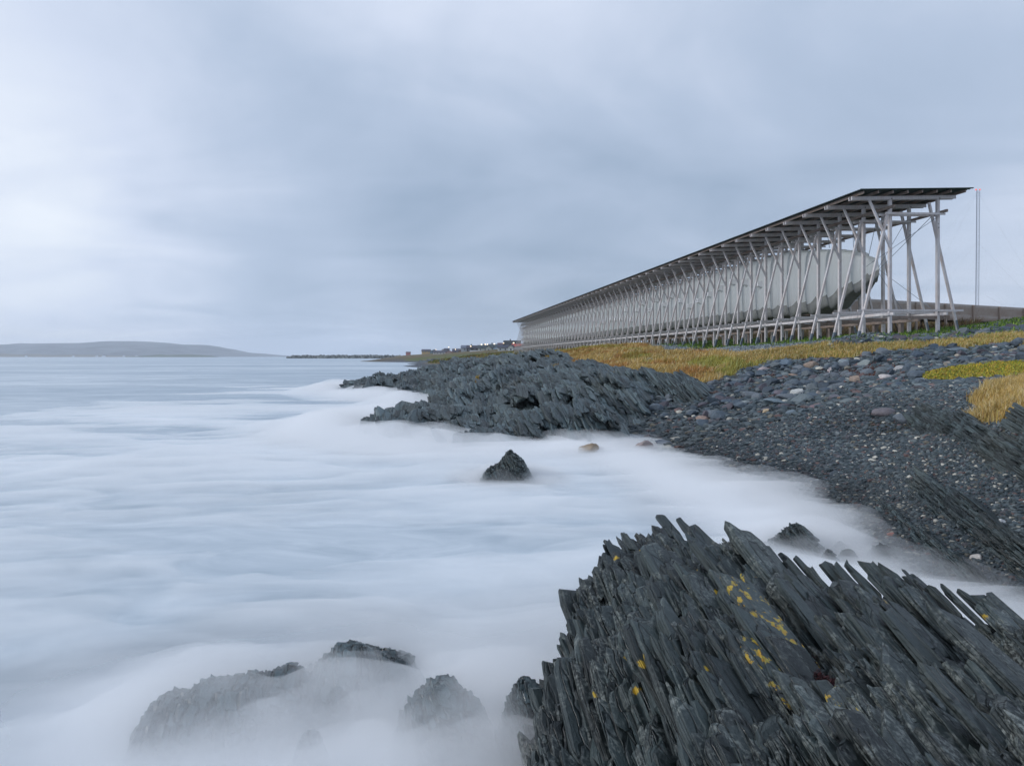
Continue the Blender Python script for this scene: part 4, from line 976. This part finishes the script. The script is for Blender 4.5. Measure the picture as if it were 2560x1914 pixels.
def beach_cond(x, y, r):
    z = terr(x, y); g, gr, br = veg(x, y); w = F * x / np.maximum(y, .1) + CX
    return (sdist(x, y, CARP) > .1) & (z > -.35) & (g < .4 + .2 * r.random(len(x))) & (w < 2640) & (y > 5) & (x > 2.5)
r_ = np.random.default_rng(77)
V_, F_, C_ = [], [], []; off = 0
def fieldadd(x, y, size, flat, seed, light, colour=None):
    global off
    n = len(x); z = ground_z(x, y)
    R3 = np.stack([size, size * (.6 + .3 * r_.random(n)), size * flat * (.7 + .6 * r_.random(n))], 1)
    c = stone_colours(n, r_, light) if colour is None else colour
    zt = terr(x, y); c = c * (.55 + .45 * sstep(.1, .6, zt) + .35 * sstep(1.4, 2.2, zt) + .5 * fbm(x / 2.5, y / 1.2, 3, 88))[:, None] * np.array([[1.04, 1.03, .95]])
    v, f, cc = pebble_field(np.c_[x, y, z + R3[:, 2] * .25], R3, c, seed); V_.append(v); F_.append(f + off); C_.append(cc); off += len(v)
# shingle near the channel, then coarser cobble up the beach
x, y = ground_points(42000, (3.2, 13), (5.5, 14), r_, beach_cond); fieldadd(x, y, .012 + .045 * r_.random(len(x)) ** 3, .5, 1, .05)
x, y = ground_points(42000, (3, 18), (13, 22), r_, beach_cond); fieldadd(x, y, .016 + .08 * r_.random(len(x)) ** 5, .45, 2, .035)
x, y = ground_points(16000, (4, 26), (20, 35), r_, beach_cond); fieldadd(x, y, .045 + .19 * r_.random(len(x)) ** 3.2, .38, 3, .02)
pf = mesh_np('shingle', np.concatenate(V_), [np.concatenate(F_)], M['stone'], attrs={'colour': np.concatenate(C_)})
tag(pf, 'countless small grey blue slate pebbles covering the beach', 'shingle', kind='stuff')
# gravel shelf along the hall
V_, F_, C_ = [], [], []; off = 0
def shelf_cond(x, y, r):
    hx = 20.43 - .145 * (y - 34.6); g, gr, br = veg(x, y); d = hx - x
    return (d > 1.2) & (d < 6.5) & (g < .45)
x, y = ground_points(9000, (8, 32), (31, 75), r_, shelf_cond); fieldadd(x, y, .04 + .10 * r_.random(len(x)) ** 2, .4, 5, .02, np.array([[.15, .175, .205]]) * (.5 + 1.0 * r_.random((len(x), 1))))
x, y = ground_points(2500, (20, 36), (30, 40), r_, lambda x, y, r: (veg(x, y)[0] < .5)); fieldadd(x, y, .035 + .10 * r_.random(len(x)) ** 2, .4, 6, .02)
pf = mesh_np('gravel_shelf', np.concatenate(V_), [np.concatenate(F_)], M['stone'], attrs={'colour': np.concatenate(C_)})
tag(pf, 'blue grey gravel shelf along the feet of the timber hall', 'gravel', kind='stuff')

def boulder(name, loc, R3, colour, seed, rz=0, cuts=7, mat=None, sub=None, rough=.10, tiltx=0.0):
    r = np.random.default_rng(seed); v0, f0 = (ICO3, ICO3F) if sub is None else sub
    v = v0.copy()
    for k in range(cuts):
        nrm = r.normal(size=3); nrm /= np.linalg.norm(nrm); h = .48 + .32 * r.random(); d = v @ nrm; v = v - np.maximum(d - h, 0)[:, None] * nrm[None] * .94
    v = v * (1 + rough * (fbm(v[:, 0] * 2.2 + seed, v[:, 1] * 2.2 + v[:, 2] * 1.7, 4, seed))[:, None] * 2)
    v = v * np.array(R3); v[:, 2] += v[:, 0] * tiltx; v = rotz(v, rz)
    c = np.array(colour)[None] * (1 + .25 * fbm(v[:, 0] * 6, v[:, 1] * 6 + v[:, 2] * 5, 3, seed)[:, None])
    o = mesh_np(name, v, [f0], mat or M['stone'], attrs={'colour': c, 'tint': np.full(len(v), .5), 'crust': np.full(len(v), .2), 'lichen': np.zeros(len(v))}); o.location = loc; return o
# boulders one can point to: px, py of centre, width px, height px, colour, label
BOULD = [
    (1552, 997, 32, 20, (.52, .47, .42), 'pale cream boulder beside the purplish one at the left of the beach'),
    (1577, 978, 32, 26, (.24, .15, .14), 'purplish brown boulder beside the pale cream one'),
    (1507, 1046, 30, 16, (.40, .28, .22), 'small tan boulder low on the beach left of centre') ,
    (1758, 1046, 30, 17, (.38, .27, .22), 'low pinkish tan boulder alone on the fine shingle'),
    (1998, 977, 30, 24, (.52, .52, .49), 'whitish grey upright boulder in the middle of the beach'),
    (2012, 994, 52, 22, (.15, .18, .19), 'large grey slab under the whitish upright boulder'),
    (2050, 982, 14, 12, (.33, .29, .26), 'small beige stone right of the whitish upright boulder'),
    (1917, 1026, 18, 10, (.50, .38, .24), 'small yellowish stone on the wrack line'),
    (2116, 994, 30, 13, (.30, .20, .14), 'rusty brown boulder right of the middle of the beach'),
    (2090, 992, 34, 15, (.16, .15, .17), 'mauve grey boulder left of the rusty brown one'),
    (1965, 981, 44, 14, (.15, .13, .15), 'flat mauve slab left of the whitish upright boulder'),
    (2142, 946, 34, 17, (.36, .27, .21), 'tan boulder in front of the red seaweed'),
    (2218, 942, 34, 16, (.55, .50, .47), 'whitish boulder right of the red seaweed'),
    (2254, 945, 20, 9, (.40, .22, .21), 'pink stone right of the whitish boulder'),
    (2248, 921, 30, 17, (.36, .35, .34), 'pale grey boulder above the whitish one'),
    (2088, 924, 28, 15, (.42, .37, .37), 'pale pinkish boulder left of the red seaweed'),
    (2036, 907, 34, 22, (.38, .29, .23), 'big tan wedge boulder on the upper beach'),
    (1962, 907, 36, 20, (.13, .17, .21), 'blue grey angular boulder at the grass edge'),
    (1908, 923, 34, 12, (.40, .33, .32), 'flat pinkish white stone at the grass edge'),
    (1972, 920, 22, 7, (.42, .30, .16), 'flat ochre stone below the blue grey boulder'),
    (1988, 938, 26, 7, (.38, .28, .22), 'thin tan slab in the middle of the cobbles'),
    (2010, 935, 20, 14, (.17, .20, .23), 'round grey stone on the middle cobbles'),
    (2112, 905, 30, 16, (.24, .28, .30), 'grey boulder with pale top on the upper beach'),
    (2172, 905, 36, 18, (.27, .30, .29), 'grey green boulder near the top of the beach'),
    (2300, 933, 30, 17, (.12, .15, .18), 'dark grey boulder just left of the yellow plant carpet'),
    (2375, 908, 26, 12, (.36, .32, .27), 'beige flat boulder above the yellow plant carpet'),
    (2400, 887, 22, 12, (.42, .37, .30), 'cream boulder in the upper row near the grass'),
    (2340, 868, 30, 20, (.08, .11, .14), 'pointed dark boulder in the grass near the top right'),
    (2400, 872, 50, 10, (.16, .20, .23), 'long flat grey slab at the top right of the beach'),
    (1870, 1007, 32, 14, (.26, .29, .29), 'pale grey boulder on the left middle beach'),
    (1948, 1004, 56, 14, (.17, .22, .25), 'long blue grey slab on the left middle beach'),
    (2046, 1013, 28, 14, (.22, .15, .16), 'mauve boulder below the large grey slab'),
    (2222, 1030, 52, 18, (.17, .15, .16), 'large flat mauve boulder left of the stepped ledge'),
    (2270, 1046, 46, 22, (.13, .15, .17), 'grey boulder touching the left end of the stepped ledge'),
    (1860, 1050, 4, 4, (.1, .12, .14), ''),
    (1883, 1070, 26, 7, (.012, .012, .014), 'black wet stone on the fine shingle'),
    (1756, 1071, 30, 14, (.06, .08, .08), 'dark angular stone near the wash'),
    (1980, 1030, 28, 11, (.16, .20, .23), 'pale blue slab below the long blue grey one'),
    (1470, 1122, 62, 34, (.27, .205, .14), 'ochre boulder rising from the misty water by the headland'),
    (1610, 1113, 50, 24, (.30, .25, .24), 'pale pink boulder half veiled by the wash'),
    (1665, 1110, 50, 22, (.10, .12, .15), 'dark pyramid stone beside the pale pink boulder'),
    (2445, 1392, 26, 16, (.50, .46, .42), 'white stone on the bank of the channel'),
    (2232, 1335, 18, 10, (.30, .12, .09), 'reddish brown pebble between the layered ledges') ,
    (2510, 1305, 22, 14, (.6, .6, .6), 'bright white stone in the shingle at the right edge'),
    (1840, 960, 16, 8, (.1, .1, .12), ''),
    (1450, 886, 14, 6, (.42, .40, .37), 'pale stone in the golden grass of the knoll'),
    (1545, 905, 16, 6, (.42, .38, .34), 'whitish stone at the lower edge of the golden grass'),
    (1622, 899, 24, 9, (.30, .35, .36), 'flat grey stone lying in the golden grass'),
]
for i, (px, py, w, h, c, label) in enumerate(BOULD):
    if not label: continue
    x, y, z = ray_ground(px, py + h * .45); sc = y / F; R3 = (w * sc * .62, w * sc * .5, h * sc * .75)
    if 'misty' in label or 'veiled' in label or 'pyramid' in label:
        x, y, z = G(px, py + h * .5, .0); sc = y / F; R3 = (w * sc * .55, w * sc * .5, h * sc * .85)
    o = boulder('boulder', (x, y + R3[1] * .6, z + R3[2] * .25), R3, c, 100 + i, rz=(i * 1.7) % .9 - .45, cuts=6 + i % 4, tiltx=((i * 37) % 10 - 5) * .03)
    tag(o, label, 'boulder', 'boulders scattered over the beach')
# anonymous slate blocks on the upper beach
protos = []
for k in range(14):
    c = [(.075, .10, .13), (.10, .125, .15), (.055, .072, .09), (.15, .17, .19), (.10, .09, .105), (.13, .15, .16), (.09, .115, .14)][k % 7]
    protos.append((boulder('slate_block', (0, 0, -50), (1, .7 + .03 * k % .3, .42 + .05 * (k % 5)), c, 300 + k, cuts=9, sub=(ICO2, ICO2F), rough=.07), k))
rr = np.random.default_rng(9); cnt = 0; used = set()
bx, by = ground_points(296, (6, 26), (21.5, 33), rr, lambda x, y, r: beach_cond(x, y, r) & (F * x / y + CX < 2600) & (r.random(len(x)) < np.clip((y - 19) / 9, .15, 1)))
for x, y in zip(bx, by):
    p, k = protos[cnt % 14]
    o = p if k not in used else p.copy()
    if k in used: col.objects.link(o)
    used.add(k); s = .16 + .26 * rr.random() ** 1.5; z = gz(x, y)
    o.scale = (s, s * (.7 + .5 * rr.random()), s * (.8 + .7 * rr.random())); o.rotation_euler = ((rr.random() - .5) * .5, (rr.random() - .5) * .5, rr.random() * 6.28); o.location = (x, y, z + s * .2)
    tag(o, 'blue grey angular slate block lying among the cobbles of the upper beach', 'slate block', 'slate blocks on the upper beach'); cnt += 1

# ---- rocks standing in the sea
def sea_rock(label, px, py_base, w, h, seed, ex=1.5, mat='slate_far', zb=0.0, depth=1.0, n=500, size=None, lean=.2, dip=16, name='sea_rock', grp='rocks in the misty water'):
    cx, cy, _ = G(px, py_base, zb); sc = cy / F; hw = w * sc / 2; hh = h * sc
    def H_(x, y):
        a = (x - cx) / hw; b = (y - cy - hw * depth * .5) / (hw * depth)
        rad = np.sqrt(a * a + b * b); return zb + hh * (1.0 - np.clip(rad, 0, 3) ** ex) + .12 * hh * np.sin(a * 5 + seed)
    def sdf(x, y):
        a = (x - cx) / hw; b = (y - cy - hw * depth * .5) / (hw * depth); return (np.sqrt(a * a + b * b) - 1.25) * hw
    s0 = size or hw
    o = outcrop(name, H_, sdf, (cx - hw * 1.7, cx + hw * 1.7, cy - hw * 1.5, cy + hw * depth * 2.2), n, (s0 * .15, s0 * .55), (s0 * .1, s0 * .34), (s0 * .02, s0 * .09), M[mat], phi=dip,
                block=(s0 * .9, s0 * .35, s0 * .3), amp=hh * .12, fall=1.0, margin=hw * .3, zmin=-.6, core_step=max(hw / 28, .02), core_drop=s0 * .05, seed=seed, crust=.3, poke=.1, big=0, jitter=12)
    tag(o, label, 'rock', grp); return o
sea_rock('pointed dark islet rock standing alone in the bay', 1272, 1203, 135, 74, 31, ex=1.1, n=3500, size=.15)
sea_rock('dark layered rock in the channel behind the jagged crest', 2000, 1378, 130, 56, 32, ex=2.0, n=800, mat='slate_wet')
sea_rock('small fin rock right of the layered channel rock', 2078, 1400, 44, 24, 33, n=260, mat='slate_wet')
sea_rock('small round rock poking from the wash of the channel', 2105, 1362, 26, 9, 34, n=140, mat='slate_wet')
sea_rock('low streaked rock in the wash near the right shore', 2220, 1392, 70, 30, 35, n=260, mat='slate_wet')
sea_rock('low dark rock between the fin rock and the right shore', 2125, 1392, 40, 20, 36, n=140, mat='slate_wet')
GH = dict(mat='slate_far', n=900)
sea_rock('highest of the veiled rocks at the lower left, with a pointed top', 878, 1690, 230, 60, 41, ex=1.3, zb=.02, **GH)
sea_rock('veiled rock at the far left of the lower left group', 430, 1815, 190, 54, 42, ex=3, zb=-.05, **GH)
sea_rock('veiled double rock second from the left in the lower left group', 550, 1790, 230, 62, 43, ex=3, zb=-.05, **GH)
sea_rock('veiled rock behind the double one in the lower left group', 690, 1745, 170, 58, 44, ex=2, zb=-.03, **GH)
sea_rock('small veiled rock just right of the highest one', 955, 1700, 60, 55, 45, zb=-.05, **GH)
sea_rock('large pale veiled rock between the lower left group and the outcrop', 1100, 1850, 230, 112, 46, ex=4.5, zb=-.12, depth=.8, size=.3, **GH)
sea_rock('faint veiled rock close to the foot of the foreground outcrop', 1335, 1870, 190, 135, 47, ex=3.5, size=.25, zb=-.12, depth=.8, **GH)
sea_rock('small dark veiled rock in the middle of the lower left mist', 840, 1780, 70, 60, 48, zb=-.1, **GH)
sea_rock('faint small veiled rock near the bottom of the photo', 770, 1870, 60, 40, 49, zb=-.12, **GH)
# low reef beyond the headland
def reef():
    rim = [G(1052, 906.5, 0), G(1075, 909, 0), G(1110, 911, 0), G(1150, 911, 0), (-14, 190, 0), (-15, 240, 0), (-30, 330, 0), G(1075, 902, .8)]
    c = [(p[0], p[1], .5) for p in rim]; H_ = RBF(c + [(-30, 240, 1.6), (-22, 210, 1.8)])
    xs = [p[0] for p in rim]; ys = [p[1] for p in rim]
    o = outcrop('reef', H_, lambda x, y: sdist(x, y, rim), (min(xs) - 3, max(xs) + 3, min(ys) - 3, max(ys) + 3), 1400, (1.5, 5), (.8, 3), (.2, .7), M['slate_far'], block=(6, 2, 1), amp=.8, fall=.6, margin=2, zmin=-.5, core_step=1.0, core_drop=.3, seed=61, crust=.2)
    tag(o, 'low dark seaweed covered reef beyond the headland', 'reef')
reef()
def breakwater():
    r = np.random.default_rng(8); A = np.array(Q(718, 1050, 0)[:2]); B = np.array(Q(1002, 1000, 0)[:2]); n = 900
    t = r.random(n); off_ = r.normal(size=n) * 2.5; P = A[None] + (B - A)[None] * t[:, None]; z = np.maximum(0, (3.6 + 1.3 * fbm(t * 12, t * 0, 3, 3)) * np.clip(t * 12, .35, 1) - np.abs(off_) * .9 + r.random(n) * 1.2)
    P = np.c_[P[:, 0], P[:, 1] + off_, z]; R3 = (.9 + 1.5 * r.random((n, 1)) ** 2) * np.array([[1.2, 1, .85]]) * (.8 + .4 * r.random((n, 3)))
    c = np.array([[.17, .18, .17]]) * (.35 + 1.3 * r.random((n, 1)) ** 1.3)
    v, f, cc = pebble_field(P, R3, c, 4, .4)
    core = MB(); d = (B - A); core.bar((A[0], A[1], .5), (B[0], B[1], .9), 5, 3.4)
    cv = np.concatenate(core.V); cf = np.concatenate([np.array(x) for x in core.F.values()])
    o = mesh_np('breakwater', np.concatenate([v, cv]), [f, cf + len(v)], M['stone'], attrs={'colour': np.concatenate([cc, np.full((len(cv), 3), .06)])})
    tag(o, 'long low rubble mound of dark boulders reaching into the sea on the horizon', 'breakwater', kind='stuff')
breakwater()

# ------------------------------------------------------------------ grass, plants, seaweed
def blades(name, x, y, h, w, colours, seed, lean=(.25, 0), label='', cat='grass', zoff=0.0):
    r = np.random.default_rng(seed); n = len(x); z = ground_z(x, y) - .03 + zoff
    a = r.random(n) * 2 * math.pi; wd = np.c_[np.cos(a), np.sin(a)] * w[:, None] / 2
    ln = np.c_[r.normal(size=n) * .28 + lean[0], r.normal(size=n) * .28 + lean[1]] * h[:, None]
    P = np.c_[x, y]
    b0 = np.c_[P - wd, z]; b1 = np.c_[P + wd, z]; m0 = np.c_[P - wd * .7 + ln * .35, z + h * .6]; m1 = np.c_[P + wd * .7 + ln * .35, z + h * .6]; tp = np.c_[P + ln, z + h * (.95)]
    V = np.stack([b0, b1, m0, m1, tp], 1).reshape(-1, 3); k = np.arange(n)[:, None] * 5
    c = np.repeat(colours, 5, 0)
    o = mesh_np(name, V, [k + np.array([[0, 1, 3, 2]]), k + np.array([[2, 3, 4]])], M['blade'], attrs={'colour': c})
    tag(o, label, cat, kind='stuff'); return o
def pick(base, n, r, var=.35):
    b = np.array(base); return b[r.integers(0, len(b), n)] * (1 - var / 2 + var * r.random((n, 1)))
r_ = np.random.default_rng(123)
GOLD = [(.50, .33, .10), (.62, .47, .20), (.42, .25, .07), (.36, .29, .08), (.54, .36, .11), (.66, .55, .32), (.54, .36, .11)]
def c_g(x, y, r): return veg(x, y)[0] > .35 + .5 * r.random(len(x))
def clump(x, y, s=1.3): return .55 + .9 * (fbm(x / s, y / s, 3, 77) + .5)
x, y = ground_points(70000, (1, 20), (29, 105), r_, lambda x, y, r: (sdist(x, y, KNOLL) < 1.5) & c_g(x, y, r) & (r.random(len(x)) < np.clip(48 / y, .3, 1) ** 1.5))
blades('dry_grass', x, y, (.14 + .24 * r_.random(len(x))) * clump(x, y), .014 + y * .00045, pick(GOLD, len(x), r_, .5) * np.where(fbm(x / 3, y / 3, 3, 5)[:, None] > .08, np.array([[.72, .92, .6]]), 1) * np.where(fbm(x / 2, y / 2, 3, 15)[:, None] > .10, np.array([[.85, .66, .6]]), 1), 1, label='golden dry grass on the knoll between the headland and the hall')
x, y = ground_points(42000, (12, 32), (25, 40), r_, lambda x, y, r: (sdist(x, y, STRIP) < 1.5) & c_g(x, y, r))
blades('dry_grass', x, y, (.10 + .2 * r_.random(len(x))) * clump(x, y), np.full(len(x), .026), pick(GOLD + [(.20, .24, .04), (.26, .28, .06)], len(x), r_), 2, label='yellow green dry grass strip in front of the open end of the hall')
x, y = ground_points(34000, (8, 27), (9, 26), r_, lambda x, y, r: (sdist(x, y, TUFT) < .8) & c_g(x, y, r) & (F * x / y + CX < 2700))
blades('dry_grass', x, y, (.10 + .26 * r_.random(len(x))) * clump(x, y, .8), np.full(len(x), .014), pick(GOLD, len(x), r_), 3, label='tall golden grass tuft at the right edge of the beach')
def c_green(x, y, r): return veg(x, y)[1] > .3 + .5 * r.random(len(x))
x, y = ground_points(60000, (0, 42), (30, 150), r_, lambda x, y, r: c_green(x, y, r) & (r.random(len(x)) < np.clip(45 / y, .15, 1)))
blades('green_plants', x, y, (.08 + .20 * r_.random(len(x))) * clump(x, y), .04 + y * .0008, pick([(.08, .16, .02), (.13, .23, .03), (.20, .28, .045), (.06, .12, .02)], len(x), r_), 4, label='low bright green plants under and around the timber hall', cat='plants')
x, y = ground_points(30000, (10, 50), (42, 110), r_, lambda x, y, r: (veg(x, y)[2] > .4 * r.random(len(x)) + .2) & (x < 24.5 + (y - 42) * .75 + 6))
blades('brown_reeds', x, y, (.4 + .5 * r_.random(len(x))) * clump(x, y), np.full(len(x), .05), pick([(.16, .09, .045), (.22, .15, .07), (.12, .08, .04), (.20, .17, .06)], len(x), r_), 5, label='tall reddish brown withered plants behind the hall', cat='plants')
# tufts in the rock and on far land
x, y = ground_points(9000, (-8, 8), (32, 90), r_, lambda x, y, r: (np.abs(sdist(x, y, HL_POLY) + .9) < 1.6) & (fbm(x / 1.5, y / 1.5, 2, 31) > .04) & (x > -2) & (hlH(x, y) > 1.25))
zz = hlH(x, y) - ground_z(x, y)
blades('moss_tufts', x, y, .15 + .15 * r_.random(len(x)), np.full(len(x), .05), pick([(.36, .25, .06), (.42, .22, .05), (.25, .20, .05)], len(x), r_), 6, label='orange brown moss and grass in the clefts of the headland', cat='moss', zoff=zz + .08)
x, y = ground_points(16000, (-60, 30), (100, 330), r_, lambda x, y, r: (terr(x, y) > .9))
blades('coast_grass', x, y, .4 + .6 * r_.random(len(x)), np.full(len(x), .4), pick([(.16, .17, .04), (.24, .19, .06), (.09, .13, .03), (.20, .13, .06)], len(x), r_), 7, label='rough green and brown grass on the coast beyond the headland', cat='grass')
# yellow green carpet plant
x, y = ground_points(30000, (min(p[0] for p in CARP) - 1, max(p[0] for p in CARP) + 1), (min(p[1] for p in CARP) - 1, max(p[1] for p in CARP) + 1), r_, lambda x, y, r: (sdist(x, y, CARP) + fbm(x * 1.3, y * 1.3, 3, 4) * .5 < .35))
blades('carpet_plants', x, y, .07 + .12 * r_.random(len(x)), np.full(len(x), .07), pick([(.44, .36, .04), (.52, .38, .04), (.20, .26, .03), (.46, .27, .06), (.30, .32, .04), (.16, .17, .05)], len(x), r_), 8, label='bright yellow green carpet of low plants on the upper right beach', cat='plants')
# red seaweed patch and brown wrack line
def patch(name, centres, n, spread, cols, seed, label, hh=(.05, .12)):
    r = np.random.default_rng(seed); c = np.array(centres)[r.integers(0, len(centres), n)]; x = c[:, 0] + r.normal(size=n) * spread[0]; y = c[:, 1] + r.normal(size=n) * spread[1]
    return blades(name, x, y, hh[0] + hh[1] * r.random(n), np.full(n, .03), pick(cols, n, r), seed, label=label, cat='seaweed')
patch('red_seaweed', [ray_ground(px, py)[:2] for px, py in ((2150, 925), (2175, 928), (2190, 936), (2200, 925), (2130, 932), (2165, 938), (2240, 930))], 4500, (.28, .35), [(.13, .035, .03), (.18, .06, .04), (.10, .05, .03)], 21, 'dark red seaweed heap between the boulders on the upper beach')
patch('brown_wrack', [ray_ground(px, py)[:2] for px, py in ((2070, 1056), (2120, 1060), (2185, 1062), (2215, 1065), (2240, 1072), (1900, 1028), (1940, 1034), (1980, 1042))], 3500, (.16, .08), [(.05, .045, .015), (.09, .07, .02), (.07, .04, .02)], 22, 'thin brown line of wrack across the beach', (.02, .05))

pts = np.array([G(px, py, 1.33)[:2] for px, py in ((2005, 1640), (2018, 1665), (2035, 1695), (2062, 1712), (2078, 1722), (2045, 1702))]); c = pts[r_.integers(0, 6, 900)]; x = c[:, 0] + r_.normal(size=900) * .022; y = c[:, 1] + r_.normal(size=900) * .035
blades('red_seaweed', x, y, .015 + .03 * r_.random(900), np.full(900, .008), pick([(.035, .008, .010), (.02, .006, .008), (.05, .012, .014)], 900, r_), 31, label='dark red seaweed strands caught in a cleft of the foreground outcrop', cat='seaweed', zoff=fgH(x, y) - ground_z(x, y) + .03)
# ------------------------------------------------------------------ sea air
def build_haze():
    m = bpy.data.materials.new('sea air'); m.use_nodes = True; t = m.node_tree; t.nodes.clear(); out = t.nodes.new('ShaderNodeOutputMaterial')
    v = nd(t, 'ShaderNodeVolumePrincipled', inp={'Color': (.90, .94, 1, 1), 'Density': 1.1e-4}); t.links.new(v.outputs[0], out.inputs['Volume'])
    b = MB(); b.box(-9900, 9900, -9900, 9900, -4, 260); o = b.build('haze', m); tag(o, 'thin bluish sea air over the whole place', 'haze', kind='stuff')
if True: build_haze()
